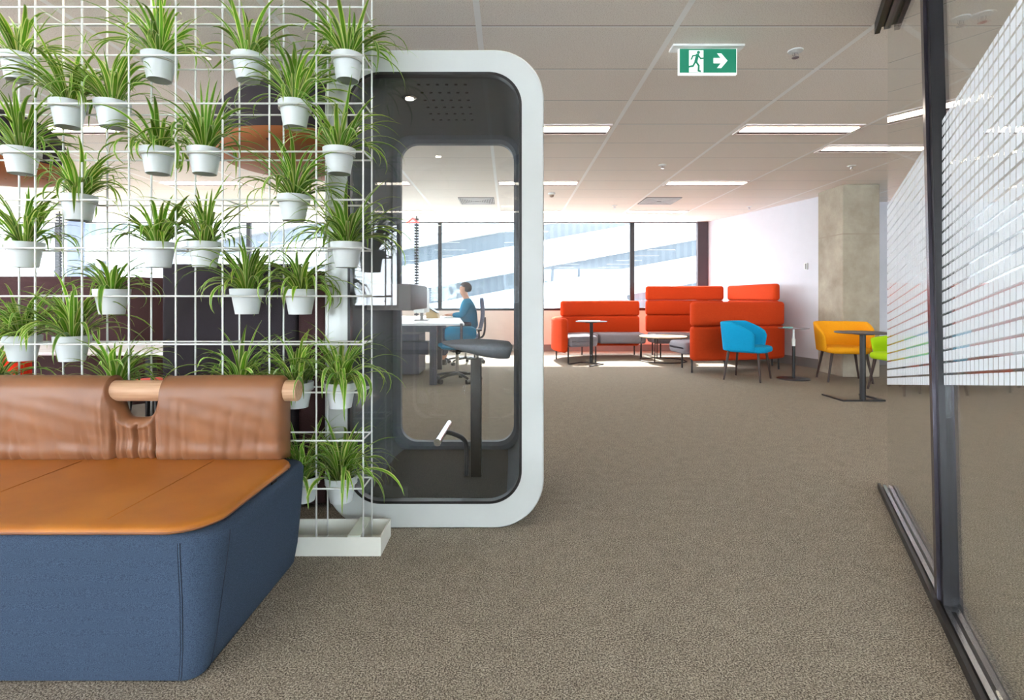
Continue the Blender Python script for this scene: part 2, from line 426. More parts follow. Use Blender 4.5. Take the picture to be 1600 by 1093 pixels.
troffer('linear ceiling light in front of the concrete pillar top', 3.36 + TX / 2, 5.7)
# vents
M_vent = mat('vent_grille', (205, 200, 200), .5); M_vd = mat('vent_dark', (86, 82, 84), .8)
def vent(label, cx, cy):
    t = thing('air_vent', label, 'air vent', (cx, cy, CEIL), 0, 'square air vents')
    b = B(); box(b, -.29, .29, -.29, .29, -.006, 0); obj('backing', b, M_vd, t)
    b = B()
    for k in range(9): 
        s = .28 - k * .028
        for (a, c, d, e) in ((-s, s, -s, -s + .012), (-s, s, s - .012, s), (-s, -s + .012, -s, s), (s - .012, s, -s, s)):
            box(b, a, c, d, e, -.016, -.006)
    obj('grille', b, M_vent, t)
vent('square ceiling air vent right of the booth, above the orange sofas', 2.5, 8.75)
vent('square ceiling air vent seen through the booth glass', -.53, 8.75)
def sprinkler(label, x, y):
    t = thing('sprinkler', label, 'sprinkler', (x, y, CEIL), 0, 'ceiling sprinklers')
    b = B(); lathe(b, [(.048, 0), (.046, -.006), (.02, -.012)], 24); obj('rosette', b, M_white, t, 40)
    b = B(); tube(b, [(0, 0, -.01), (0, 0, -.04)], .008, 8)
    tube(b, [(-.016, 0, -.012), (-.018, 0, -.03), (0, 0, -.045)], .003, 6); tube(b, [(.016, 0, -.012), (.018, 0, -.03), (0, 0, -.045)], .003, 6)
    lathe(b, [(.022, -.044), (.022, -.047)], 16)
    obj('sprinkler_head', b, M_chrome, t, 40)
for l, x, y in (('ceiling sprinkler right of the exit sign', 1.88, 3.45), ('ceiling sprinkler in mid distance above the sofas', 1.87, 6.4), ('ceiling sprinkler near the top of the concrete pillar', 4.2, 6.45),
                ('ceiling sprinkler behind the plants at left', -1.98, 3.46), ('ceiling sprinkler above the meeting room glass', 2.62, 3.05), ('small far ceiling sprinkler left of the square vent', 1.85, 9.2), ('small far ceiling sprinkler above the white wall', 4.25, 9.3)):
    sprinkler(l, x, y)
t = thing('smoke_detector', 'round smoke detector on the ceiling just right of the booth', 'smoke detector', (.66, 8.1, CEIL))
b = B(); lathe(b, [(.055, 0), (.055, -.02), (.04, -.03)], 24); obj('detector_base', b, M_white, t, 40)
b = B(); lathe(b, [(.036, -.03), (.03, -.06), (.01, -.07)], 20); obj('detector_cap', b, mat('detector_beige', (150, 130, 112), .5), t, 40)
# exit sign
M_exit = emis('exit_sign_green', (0, 120, 84), .45, (.0, .08, .05)); M_exw = emis('exit_sign_white', (236, 244, 240), .55, (.5, .5, .5))
ex = thing('exit_sign', 'green exit sign with running figure and right arrow hanging from the ceiling', 'exit sign', (px(1105, 3.4), 3.4, CEIL))
b = B(); box(b, -.235, .225, -.05, .05, -.016, 0, .005); obj('mounting_plate', b, M_white, ex, 40)
b = B(); box(b, -.188, .188, -.012, .012, -.182, -.016, .003); fr_ = obj('sign_body', b, M_exw, ex)
b = B(); box(b, -.182, .182, -.0135, -.012, -.172, -.018); obj('green_panel', b, M_exit, ex)
b = B(); box(b, -.122, -.03, -.0148, -.0136, -.170, -.028); obj('white_doorway', b, M_exw, ex)
def poly(bm, pts, y, s=1, ox=0, oz=0, th=.0012):
    f = [bm.verts.new((ox + p[0] * s, y, oz + p[1] * s)) for p in pts]; g = [bm.verts.new((ox + p[0] * s, y + th, oz + p[1] * s)) for p in pts]
    bm.faces.new(f); bm.faces.new(list(reversed(g)))
    for i in range(len(pts)): j = (i + 1) % len(pts); bm.faces.new((f[i], g[i], g[j], f[j]))
b = B(); poly(b, [(.035, -.078), (.082, -.078), (.058, -.048), (.085, -.048), (.125, -.095), (.085, -.142), (.058, -.142), (.082, -.112), (.035, -.112)], -.0148); obj('arrow', b, M_exw, ex)
def stroke(bm, pts, w, y, off):
    for a, c in zip(pts[:-1], pts[1:]):
        a = Vector((a[0], a[1])); c = Vector((c[0], c[1])); d = (c - a).normalized(); n = Vector((-d.y, d.x)) * w / 2; d = d * w * .3
        q = [a - d + n, a - d - n, c + d - n, c + d + n]; poly(bm, [(v.x, v.y) for v in q], y - off)
b = B(); Yf_ = -.0160
poly(b, [(-.062 + .0105 * math.cos(a * PI / 6), -.042 + .0105 * math.sin(a * PI / 6)) for a in range(12)], Yf_)
stroke(b, [(-.068, -.058), (-.078, -.098)], .020, Yf_, 0)
stroke(b, [(-.078, -.100), (-.060, -.128), (-.062, -.160), (-.050, -.163)], .012, Yf_, .0002)
stroke(b, [(-.080, -.100), (-.098, -.130), (-.132, -.136)], .012, Yf_, .0004)
stroke(b, [(-.064, -.060), (-.048, -.082), (-.030, -.080)], .009, Yf_, .0006)
stroke(b, [(-.072, -.060), (-.098, -.064), (-.108, -.086)], .009, Yf_, .0008)
obj('running_figure', b, M_exit, ex)
# wall switch
t = thing('wall_thermostat', 'small white controller on the white wall left of the pillar', 'thermostat', (wall_x(8.63) - .001, 8.63, 1.645), math.atan(.262))
b = B(); box(b, -.022, 0, -.035, .035, -.055, .055, .006); obj('thermostat_body', b, M_white, t, 40)
b = B(); box(b, -.024, -.022, -.02, .006, -.045, .045); obj('display', b, M_grey, t)
# red triangle warning sticker hung near ceiling
t = thing('warning_sign', 'small red triangle sign hanging near the ceiling seen through the booth', 'sign', (px(645, 10.2), 10.2, CEIL))
b = B(); box(b, -.006, .006, -.003, .003, -.05, 0); obj('hanger', b, M_white, t)
b = B(); poly(b, [(-.13, -.16), (.13, -.16), (0, -.05)], -.004, th=.008); f = obj('red_triangle', b, mat('sign_red', (226, 92, 92), .5), t)
b = B(); poly(b, [(-.06, -.145), (.06, -.145), (0, -.09)], -.006, th=.002); obj('white_centre', b, M_white, t)
# cable spines
def spine(label, x, y, z1):
    t = thing('cable_spine', label, 'cable spine', (x, y, 0), 0, 'vertical cable spines')
    b = B(); n = int((CEIL - .03) / .055)
    for k in range(n): box(b, -.04, .04, -.04, .04, .02 + k * .055, .02 + k * .055 + .034)
    obj('spine_links', b, M_alu, t)
    b = B(); tube(b, [(0, 0, 0), (0, 0, CEIL)], .012, 8); obj('cable', b, M_black, t)
spine('ribbed vertical cable spine seen through the booth glass', px(651, 10.4), 10.4, 0)
spine('ribbed vertical cable spine at the far left behind the plants', px(93, 9.8), 9.8, 0)

# ================================================================== GLASS PARTITION (right)
GD = Vector((.533, 1, 0)).normalized(); GN = Vector((GD.y, -GD.x, 0))
def gx(Y): return .533 * Y + .572
def gp(Y, z, off=0): p = Vector((gx(Y), Y, z)); return p + GN * off
YN = -1.2
gpn = thing('glass_partition', 'dark framed glass meeting room wall with white grid film at right edge', 'glass partition', (gx(1.9), 1.9, 0))
def G(pt): return pt - Vector((gx(1.9), 1.9, 0))
def gbox(bm, Ya, Yb, z0, z1, o0, o1, Yc=None, Yd=None):
    """bar between Ya..Yb at z0 and Yc..Yd at z1"""
    Yc = Ya if Yc is None else Yc; Yd = Yb if Yd is None else Yd
    loft(bm, [[G(gp(a, z, o0)), G(gp(c, z, o0)), G(gp(c, z, o1)), G(gp(a, z, o1))] for a, c, z in ((Ya, Yb, z0), (Yc, Yd, z1))])
yb0, yb1, yt0, yt1 = 1.86, 1.955, 2.10, 2.20      # post foot / head along the glass line
b = B(); gbox(b, yb0, yb1, 0, CEIL - .01, -.02, .035, yt0, yt1); obj('post', b, M_alu, gpn)
b = B(); gbox(b, yb0 + .03, yb1 - .03, .03, CEIL - .05, -.032, -.02, yt0 + .03, yt1 - .03); obj('post_rib', b, mat('post_rib_sheen', (60, 56, 64), .25, .6), gpn)
b = B(); gbox(b, YN, 3.08, 0, .014, -.045, .035); gbox(b, YN, 3.08, .014, .034, -.045, -.032); obj('floor_track', b, M_black, gpn)
b = B(); gbox(b, YN, 3.075, .014, .030, -.022, -.006); obj('track_rail', b, mat('rail_aluminium', (170, 174, 182), .22, .9), gpn)
b = B(); gbox(b, YN, 3.08, CEIL - .03, CEIL, -.06, .07); gbox(b, YN, 3.08, CEIL - .065, CEIL - .03, -.06, -.035); obj('head_track', b, M_black, gpn)
b = B(); gbox(b, YN, 3.075, CEIL - .05, CEIL - .03, -.015, .02); obj('head_rail', b, mat('head_rail_silver', (120, 122, 128), .3, .7), gpn)
b = B(); gbox(b, yb1, 3.058, .03, CEIL - .05, .0, .008, yt1, 3.058); g1 = obj('glass_panel', b, M_pglass, gpn)
b = B(); gbox(b, YN, yb0, .03, CEIL - .05, .0, .008, YN, yt0); g2 = obj('glass_panel', b, M_pglass, gpn)
def film_mat():
    m, N, L, P = new_mat('white_grid_film')
    uv = N.new('ShaderNodeUVMap'); sp = N.new('ShaderNodeSeparateXYZ'); L.new(uv.outputs[0], sp.inputs[0])
    def fr(o, g):
        f = N.new('ShaderNodeMath'); f.operation = 'FRACT'; L.new(o, f.inputs[0])
        q = N.new('ShaderNodeMath'); q.operation = 'GREATER_THAN'; q.inputs[1].default_value = g; L.new(f.outputs[0], q.inputs[0]); return q.outputs[0]
    a = fr(sp.outputs[0], .13); c = fr(sp.outputs[1], .2)
    mu = N.new('ShaderNodeMath'); mu.operation = 'MULTIPLY'; L.new(a, mu.inputs[0]); L.new(c, mu.inputs[1])
    tr = N.new('ShaderNodeBsdfTransparent')
    df = N.new('ShaderNodeBsdfDiffuse'); df.inputs[0].default_value = (.74, .76, .80, 1)
    tl = N.new('ShaderNodeBsdfTranslucent'); tl.inputs[0].default_value = (.74, .76, .80, 1)
    m1 = N.new('ShaderNodeMixShader'); m1.inputs[0].default_value = .45; L.new(df.outputs[0], m1.inputs[1]); L.new(tl.outputs[0], m1.inputs[2])
    m2 = N.new('ShaderNodeMixShader'); L.new(mu.outputs[0], m2.inputs[0]); L.new(tr.outputs[0], m2.inputs[1]); L.new(m1.outputs[0], m2.inputs[2])
    N.remove(P); L.new(m2.outputs[0], N['Material Output'].inputs[0]); return m
M_film = film_mat()
def zb(Y): return .61 + (3.058 - Y) * .163
def zt(Y): return 1.655 + (3.058 - Y) * .115
def film(parent, Ya, Yb):
    b = B(); uvl = b.loops.layers.uv.new('UVMap'); n = 40; prev = None
    def row(Y): return [(b.verts.new(G(gp(Y, zb(Y) + (zt(Y) - zb(Y)) * k / 30, -.003))), (3.058 - Y) / .037, 22.6 * k / 30) for k in range(31)]
    rows = [row(Ya + (Yb - Ya) * i / n) for i in range(n + 1)]
    for r0, r1 in zip(rows[:-1], rows[1:]):
        for k in range(30):
            q = (r0[k], r1[k], r1[k + 1], r0[k + 1]); f = b.faces.new([x[0] for x in q])
            for lp, x in zip(f.loops, q): lp[uvl].uv = (x[1], x[2])
    o = obj('grid_film', b, M_film, parent); return o
def ypost(z): return yb1 + (yt1 - yb1) * z / CEIL
film(g1, 3.056, ypost(1.3) + .03); film(g2, 1.955 + .0, YN + .05)

# ================================================================== PHONE BOOTH
BY = 2.564; BX0, BX1 = px(507, BY), px(850, BY); BZ0, BZ1 = pz(825, BY), pz(77, BY)
IX0, IX1, IZ0, IZ1 = px(543, BY), px(815, BY), pz(787, BY), pz(112, BY)
bo = thing('phone_booth', 'white framed glass phone booth with dark felt interior beside the plant trellis', 'phone booth', ((BX0 + BX1) / 2, 3.06, 0))
bc = Vector(bo.location)
def Lb(rings): return [[p - bc for p in r] for r in rings]
M_bframe = mat('satin_aluminium_frame', (196, 199, 198), 0.32, 0.2, var=0.02)
b = B(); K = 14
loft(b, Lb([ringXZ(BX0, BX1, BZ0, BZ1, .24, BY + .07, K), ringXZ(BX0, BX1, BZ0, BZ1, .24, BY + .008, K), ringXZ(BX0 + .006, BX1 - .006, BZ0 + .006, BZ1 - .006, .236, BY, K),
         ringXZ(IX0, IX1, IZ0, IZ1, .16, BY + .004, K), ringXZ(IX0, IX1, IZ0, IZ1, .16, BY + .05, K), ringXZ(IX0 - .02, IX1 + .02, IZ0 - .02, IZ1 + .02, .17, BY + .07, K)]), cap0=False, cap1=False)
obj('front_frame', b, M_bframe, bo, 40)
b = B()
loft(b, Lb([ringXZ(BX0 + .008, BX1 - .008, BZ0 + .008, BZ1 - .008, .235, BY + .068, K), ringXZ(BX0 + .008, BX1 - .008, BZ0 + .008, BZ1 - .008, .235, 3.50, K), ringXZ(BX0 + .03, BX1 - .03, BZ0 + .03, BZ1 - .03, .22, 3.56, K), ringXZ(-.735, .049, .15, 2.165, .12, 3.56, K)]), cap0=False, cap1=False)
obj('outer_shell', b, mat('booth_shell_grey', (70, 72, 76), .5), bo, 40)
b = B(); e = .012
loft(b, Lb([ringXZ(IX0 - e, IX1 + e, IZ0 - .0, IZ1 + e, .13, BY + .066, K), ringXZ(IX0 - .005, IX1 + .012, IZ0, IZ1 + .005, .12, 3.3, K), ringXZ(IX0 + .02, IX1 + .008, IZ0, IZ1 - .03, .12, 3.47, K)]), cap0=False, cap1=False)
obj('inner_lining', b, M_felt, bo, 40)
b = B()
loft(b, Lb([ringXZ(IX0 + .02, IX1 + .008, IZ0, IZ1 - .03, .12, 3.468, K), ringXZ(-.735, .049, .15, 2.165, .12, 3.46, K), ringXZ(px(626, 3.47), px(803, 3.47), pz(690, 3.47), pz(224, 3.47), .11, 3.475, K), ringXZ(px(626, 3.47), px(803, 3.47), pz(690, 3.47), pz(224, 3.47), .11, 3.52, K)]), cap0=False, cap1=False)
obj('rear_frame', b, mat('rear_frame_grey', (92, 98, 106), .5), bo, 40)
b = B(); loft(b, Lb([ringXZ(-.735, .049, .15, 2.165, .12, 3.50, K), ringXZ(-.735, .049, .15, 2.165, .12, 3.508, K)])); obj('rear_glass', b, M_bglass, bo)
b = B(); loft(b, Lb([ringXZ(IX0 + .004, IX1 - .004, IZ0 + .004, IZ1 - .004, .156, BY + .025, K), ringXZ(IX0 + .004, IX1 - .004, IZ0 + .004, IZ1 - .004, .156, BY + .033, K)])); obj('door_glass', b, M_bglass, bo)
b = B(); q = .012
loft(b, Lb([ringXZ(IX0 - .001, IX1 + .001, IZ0 - .001, IZ1 + .001, .161, BY + .003, K), ringXZ(IX0 + q, IX1 - q, IZ0 + q, IZ1 - q, .15, BY + .003, K), ringXZ(IX0 + q, IX1 - q, IZ0 + q, IZ1 - q, .15, BY + .045, K)]), cap0=False, cap1=False)
obj('door_gasket', b, M_black, bo, 40)
b = B(); box(b, IX0 + .03 - bc.x, IX1 - .03 - bc.x, BY + .06 - bc.y, 3.465 - bc.y, IZ0 + .001, IZ0 + .008); obj('floor_mat', b, fabric('dark_booth_carpet', (58, 56, 52), (96, 92, 86), 220), bo)
b = B()
for i in range(6):
    for j in range(6):
        cx = -.47 + i * .0485; cy = 2.74 + j * .105
        lathe(b, [(.009, 0), (.009, -.002)], 10, (cx - bc.x, cy - bc.y, 2.2345 - (cy - 2.6) * .010))
obj('vent_hole', b, mat('vent_hole_black', (14, 14, 16), .9), bo)
b = B(); lathe(b, [(.040, 0), (.040, -.006), (.026, -.010)], 24, (-.549 - bc.x, 2.91 - bc.y, 2.234)); dl = obj('downlight', b, M_chrome, bo, 40)
b = B(); lathe(b, [(.022, 0), (.022, -.002)], 20, (-.549 - bc.x, 2.91 - bc.y, 2.2235)); obj('downlight_lens', b, emis('downlight_glow', (255, 236, 210), 60), dl)
b = B(); box(b, -.780 - bc.x, -.535 - bc.x, 2.88 - bc.y, 3.45 - bc.y, 1.055, 1.20, .008, 2); sh = obj('side_shelf', b, mat('grey_brown_laminate', (142, 132, 132), .5), bo, 40)
for sx in (BX0 + .2, BX1 - .2):
    for sy in (2.75, 3.4):
        b = B(); lathe(b, [(.025, 0), (.025, BZ0 + .012)], 16, (sx - bc.x, sy - bc.y, 0)); obj('foot', b, M_black, bo)

# stool inside the booth
st = thing('perch_stool', 'grey padded perch stool with dark column and chrome footrest inside the booth', 'stool', (px(744, 2.95), 2.95, IZ0 + .008))
zf = IZ0 + .008
b = B(); box(b, -.03, .03, -.03, .03, 0, .66, .006); obj('column', b, mat('dark_bronze_metal', (34, 28, 26), .4, .3), st, 40)
b = B(); tube(b, [(0, 0, .64), (0, 0, .72)], .014, 14); obj('gas_lift', b, M_chrome, st, 40)
b = B(); lathe(b, [(.02, .705), (.035, .715), (.055, .735), (.055, .75)], 20); obj('seat_mount', b, M_black, st, 40)
b = B(); rings = []
for t_, k_ in [(0, .0), (.1, .45), (.3, .8), (1, 1), (3, 1), (4.7, 1), (4.9, .8), (5, .45)]:
    pass
zs = 881 / 1000 - zf
prof = []
NX = 22
for i in range(NX + 1):
    u = i / NX; x = -.195 + .40 * u
    e = min(1, math.sin(PI * u) ** (.42 - .26 * u) if 0 < u < 1 else .02)
    dep = .17 * max(e, .05); topz = .758 + .003 - .012 * (u - .3) ** 2; th = (.02 + .075 * u ** .9) * max(e, .05)
    tilt = -.02 * (u - .5)
    rings.append([Vector((x, a, topz + tilt - .02 + b_)) for a, b_ in [(dep * math.cos(t) * (abs(math.cos(t)) ** -.25 if abs(math.cos(t)) > .05 else 1), (th * .35 if math.sin(t) > 0 else th) * math.sin(t)) for t in [2 * PI * k / 24 + .001 for k in range(24)]]])
loft(b, rings); obj('seat', b, fabric('grey_perch_fabric', (120, 122, 128), (150, 152, 158), 400), st, 'all')
b = B(); tube(b, smooth_pts([(-.055, -.0, 0), (-.055, -.0, .16), (-.075, -.02, .215), (-.13, -.05, .25), (-.165, -.07, .262)], 6), .013, 12); fa = obj('footrest_arm', b, mat('footrest_grey', (70, 70, 74), .35, .7), st, 'all')
b = B(); tube(b, [(-.180, -.28, .262), (-.166, .12, .262)], .019, 16); obj('footrest_bar', b, M_chrome, fa, 40)
b = B(); box(b, .03, .12, -.008, .008, .700, .712, .003); 
tube(b, [(-.02, 0, .715), (-.09, -.05, .70)], .005, 8); tube(b, [(-.09, -.05, .70), (-.105, -.06, .697)], .013, 10); obj('lever', b, M_black, st, 40)

# ================================================================== PLANT TRELLIS
TYF, TYB = 2.31, 2.455
DX = .2057; DZ = .211; TXR = px(567.5, TYF); NXC = 12
tr = thing('trellis', 'white wire mesh plant trellis on a white base tray behind the sofa', 'trellis', (-1.8, 2.385, 0))
tc_ = Vector(tr.location)
xs = [TXR - DX * k for k in range(NXC)]
zr = [1.130 + DZ * k for k in range(-4, 8)]
R_ = .0042
for nm, yy in (('front_wire_grid', TYF), ('back_wire_grid', TYB)):
    b = B()
    for x in xs: tube(b, [(x - tc_.x, yy - tc_.y, .012), (x - tc_.x, yy - tc_.y, 2.665)], R_, 6)
    for z in zr: tube(b, [(xs[-1] - tc_.x - .005, yy - tc_.y - R_, z), (xs[0] - tc_.x + .004, yy - tc_.y - R_, z)], R_, 6)
    obj(nm, b, M_white, tr, 'all')
for z in zr[::1]:
    for x in (xs[0], xs[3], xs[7], xs[-1]):
        b = B(); tube(b, [(x - tc_.x, TYF - tc_.y, z + .004), (x - tc_.x, TYB - tc_.y, z + .004)], R_ * .9, 6); obj('spacer_wire', b, M_white, tr)
b = B()
for x in xs: tube(b, [(x - tc_.x, TYF - tc_.y, .016), (x - tc_.x, TYB - tc_.y, .016)], R_, 6)
obj('foot_wire', b, M_white, tr)
TX0, TX1, TY0, TY1, TZ = xs[-1] - .09, -.556, 2.285, 2.48, .083
b = B(); w = .006
def T(bm, x0, x1, y0, y1, z0, z1, bev=0): box(bm, x0 - tc_.x, x1 - tc_.x, y0 - tc_.y, y1 - tc_.y, z0, z1, bev)
T(b, TX0, TX1, TY0, TY1, .001, .010)
T(b, TX0, TX1, TY0, TY0 + w, .010, TZ); T(b, TX0, TX1, TY1 - w, TY1, .010, TZ); T(b, TX0, TX0 + w, TY0 + w, TY1 - w, .010, TZ); T(b, TX1 - w, TX1, TY0 + w, TY1 - w, .010, TZ)
obj('base_tray', b, mat('off_white_tray', (222, 222, 214), .5, var=.03), tr)
for x in (-.70, -1.7, -2.6):
    b = B()
    T(b, x, x + .055, TY0 + .008, TY1 + .0005, .088, .091); T(b, x, x + .055, TY0 - .001, TY0 + .008, .084, .091)
    obj('tray_strap', b, mat('pale_green_strap', (206, 212, 200), .5), tr)

# pots & spider plants -------------------------------------------------
def leaf_mat():
    m, N, L, P = new_mat('variegated_leaf')
    uv = N.new('ShaderNodeUVMap'); sp = N.new('ShaderNodeSeparateXYZ'); L.new(uv.outputs[0], sp.inputs[0])
    r = N.new('ShaderNodeValToRGB'); e = r.color_ramp.elements
    pale = lin((206, 220, 140)) + (1,); g1 = lin((84, 142, 30)) + (1,); g2 = lin((118, 172, 46)) + (1,)
    e[0].position = 0; e[0].color = pale; e[1].position = 1; e[1].color = pale
    for p, c in ((.17, pale), (.22, g1), (.5, g2), (.78, g1), (.83, pale)):
        x = r.color_ramp.elements.new(p); x.color = c
    L.new(sp.outputs[0], r.inputs[0])
    at = N.new('ShaderNodeAttribute'); at.attribute_name = 'tone'
    mx = N.new('ShaderNodeMix'); mx.data_type = 'RGBA'; mx.blend_type = 'MULTIPLY'; mx.inputs[0].default_value = 1
    L.new(r.outputs[0], mx.inputs[6]); L.new(at.outputs['Color'], mx.inputs[7])
    L.new(mx.outputs[2], P.inputs['Base Color']); P.inputs['Roughness'].default_value = .38
    tl = N.new('ShaderNodeBsdfTranslucent'); L.new(mx.outputs[2], tl.inputs[0])
    ms = N.new('ShaderNodeMixShader'); ms.inputs[0].default_value = .32; L.new(P.outputs[0], ms.inputs[1]); L.new(tl.outputs[0], ms.inputs[2])
    L.new(ms.outputs[0], N['Material Output'].inputs[0]); return m
M_leaf = leaf_mat(); M_pot = mat('white_plastic_pot', (204, 209, 210), .38, var=.02); M_soil = mat('dark_potting_soil', (52, 38, 28), .95, var=.4, scale=80, bump=.6)
pot_me = None; soil_me = None
def mesh_of(bm, name, m, smooth=True):
    me = bpy.data.meshes.new(name); bmesh.ops.recalc_face_normals(bm, faces=bm.faces); bm.to_mesh(me); bm.free(); me.materials.append(m)
    for p in me.polygons: p.use_smooth = True
    me.set_sharp_from_angle(angle=math.radians(40)); return me
b = B(); lathe(b, [(.046, .003), (.049, 0), (.0495, .004), (.0635, .084), (.0705, .0855), (.0725, .113), (.0690, .114), (.0670, .090), (.0640, .080)], 36, cap1=False); lathe(b, [(.040, -.0005), (.036, -.0005)], 24); pot_me = mesh_of(b, 'pot', M_pot)
b = B(); lathe(b, [(.0668, .092), (.03, .097), (.002, .098)], 24, cap0=False); soil_me = mesh_of(b, 'soil', M_soil)
def foliage(rng, n, size, dr, ylo=-.3, yhi=.16):
    b = B(); uvl = b.loops.layers.uv.new('UVMap'); cl = b.loops.layers.float_color.new('tone')
    for i in range(n):
        az = rng.uniform(0, 2 * PI); outer = rng.random() < .45
        L = size * (rng.uniform(.75, 1.25)); el = math.radians(rng.uniform(28, 62) if outer else rng.uniform(58, 88))
        bend = rng.uniform(1.4, 3.0) if outer else rng.uniform(.6, 2.4)
        bend *= dr
        w = rng.uniform(.0062, .0118) * (1 if L > size else 1.05); p = Vector((math.cos(az), math.sin(az), 0)) * rng.uniform(.004, .034) + Vector((0, 0, .094))
        tw = rng.uniform(-.5, .5); daz = rng.uniform(-.5, .5); S = 11
        tone = rng.uniform(.55, 1.15); tn = (tone * rng.uniform(.9, 1.1), tone, tone * rng.uniform(.7, 1.0), 1)
        prev = None; wet = rng.random() < .3
        for s in range(S + 1):
            t = s / S
            e2 = el - bend * t ** 1.5; a2 = az + daz * t
            d = Vector((math.cos(a2) * math.cos(e2), math.sin(a2) * math.cos(e2), math.sin(e2)))
            side = Vector((-math.sin(a2), math.cos(a2), 0)); up = side.cross(d) * -1
            side2 = (side * math.cos(tw * t) + up * math.sin(tw * t)).normalized()
            ww = w * (0.55 + 1.1 * t if t < .35 else (1 - ((t - .35) / .65) ** 1.8) * .94) + .0004
            fold = up * ww * .35
            cur = [b.verts.new(p + side2 * ww + fold), b.verts.new(p), b.verts.new(p - side2 * ww + fold)]
            if prev:
                for k in (0, 1):
                    f = b.faces.new((prev[k], prev[k + 1], cur[k + 1], cur[k]))
                    us = (k / 2, (k + 1) / 2, (k + 1) / 2, k / 2); vs = (t - 1 / S, t - 1 / S, t, t)
                    for lp, u, v in zip(f.loops, us, vs): lp[uvl].uv = (u, v); lp[cl] = tn
            prev = cur; p = p + d * (L / S)
            p.y = max(ylo, min(yhi, p.y))
    me = bpy.data.meshes.new('foliage'); b.to_mesh(me); b.free(); me.materials.append(M_leaf)
    for q in me.polygons: q.use_smooth = True
    return me
# (px centre, row index, size, blades, droop, label)
plants = [
 (30, 5, .25, 34, .8, 'potted spider plant at far left of the top row, cut by the frame edge'),
 (107, 4, .27, 40, 1.1, 'potted spider plant left of a twin pot in the second row from the top'),
 (176, 4, .26, 42, 1.1, 'potted spider plant right of a twin pot in the second row from the top'),
 (249, 5, .27, 44, 1.0, 'spider plant in the top row with wide spreading blades, left of a ceiling sprinkler'),
 (34, 3, .27, 46, 1.1, 'bushy spider plant at the left frame edge, third row, with blades hanging over its pot'),
 (247, 3, .23, 34, 1.4, 'spider plant in third row with blades drooping in front of its pot'),
 (320, 3, .27, 40, 1.0, 'spider plant in third row with tall blades, left of the copper lamp'),
 (388, 5, .24, 26, 1.0, 'sparse spider plant in the top row above the dark lamp shade'),
 (461, 4, .28, 44, 1.1, 'full spider plant hanging in front of the dark lamp shade'),
 (543, 5, .27, 42, 1.1, 'spider plant at the top right corner of the trellis'),
 (530, 3, .25, 38, 1.0, 'spider plant at the right end of the trellis, third row, beside booth frame'),
 (123, 2, .26, 42, 1.2, 'spider plant in fourth row above the blue window column'),
 (39, 1, .27, 38, .9, 'spider plant with tall upright blades at the left edge, fifth row'),
 (175, 0, .22, 24, 1.4, 'thin spider plant alone in front of the bright window and brown sofa back'),
 (248, 1, .24, 38, 1.0, 'left one of two neighbouring spider plants above the charcoal screen'),
 (320, 1, .26, 36, 1.0, 'right one of two neighbouring spider plants above the charcoal screen'),
 (35, -1, .26, 46, 1.1, 'spider plant at left above the red chair, nearest the frame edge'),
 (113, -1, .29, 48, 1.1, 'spider plant with long arching blades over the red chair, right of its neighbour'),
 (181, -2, .24, 44, 1.1, 'spider plant rising just behind the sofa backrest notch'),
 (-12, -2, .25, 40, 1.1, 'spider plant just entering the frame behind the left sofa pad'),
 (459, 2, .28, 46, 1.1, 'spider plant in fourth row below the copper lamp'),
 (542, 1, .29, 50, 1.1, 'full spider plant at the right end whose blades overhang the booth glass'),
 (386, 0, .26, 44, 1.1, 'spider plant in front of the charcoal screen, left of a paler one'),
 (469, 0, .22, 44, 1.3, 'paler fine-leaved spider plant in front of the charcoal screen top right'),
 (376, -2, .25, 40, 1.2, 'spider plant rising behind the right sofa pad'),
 (464, -2, .25, 44, 1.1, 'spider plant behind the end of the wooden dowel'),
 (532, -2, .28, 52, 1.2, 'large spider plant at the right end just above the bottom pots'),
 (533, -4, .26, 54, 1.1, 'spider plant at bottom right directly above the white tray'),
 (474, -4, .26, 40, 1.0, 'spider plant in lowest row half hidden by the sofa base corner'),
]
M_ring = M_white
def wire_ring(parent, x, y, z, r):
    b = B(); n = 28; m_ = 6; V = []
    for i in range(n):
        a = 2 * PI * i / n
        V.append([b.verts.new((x + (r + R_ * .8 * math.cos(q)) * math.cos(a), y + (r + R_ * .8 * math.cos(q)) * math.sin(a), z + R_ * .8 * math.sin(q))) for q in [2 * PI * k / m_ for k in range(m_)]])
    for i in range(n):
        for k in range(m_): b.faces.new((V[i][k], V[(i + 1) % n][k], V[(i + 1) % n][(k + 1) % m_], V[i][(k + 1) % m_]))
    obj('pot_ring', b, M_ring, parent, 'all')
PY = 2.3835
for i, (u, row, size, n, dr, lab) in enumerate(plants):
    rng = random.Random(100 + i)
    X = px(u, PY); zrow = 1.130 + DZ * row; zb_ = zrow - .0806 + rng.uniform(-.001, .001)
    n = int(n * 1.55); size *= 1.12
    t = thing('potted_spider_plant', lab, 'potted plant', (X, PY, zb_), 0, 'spider plants on the trellis')
    obj('pot', pot_me, None, t); obj('soil', soil_me, None, t)
    obj('foliage', foliage(rng, n, size, dr, -.112 if row < -1 and u < 480 else -.3), None, t)
    wire_ring(tr, X - tc_.x, PY - tc_.y, zrow + .0005, .0682)

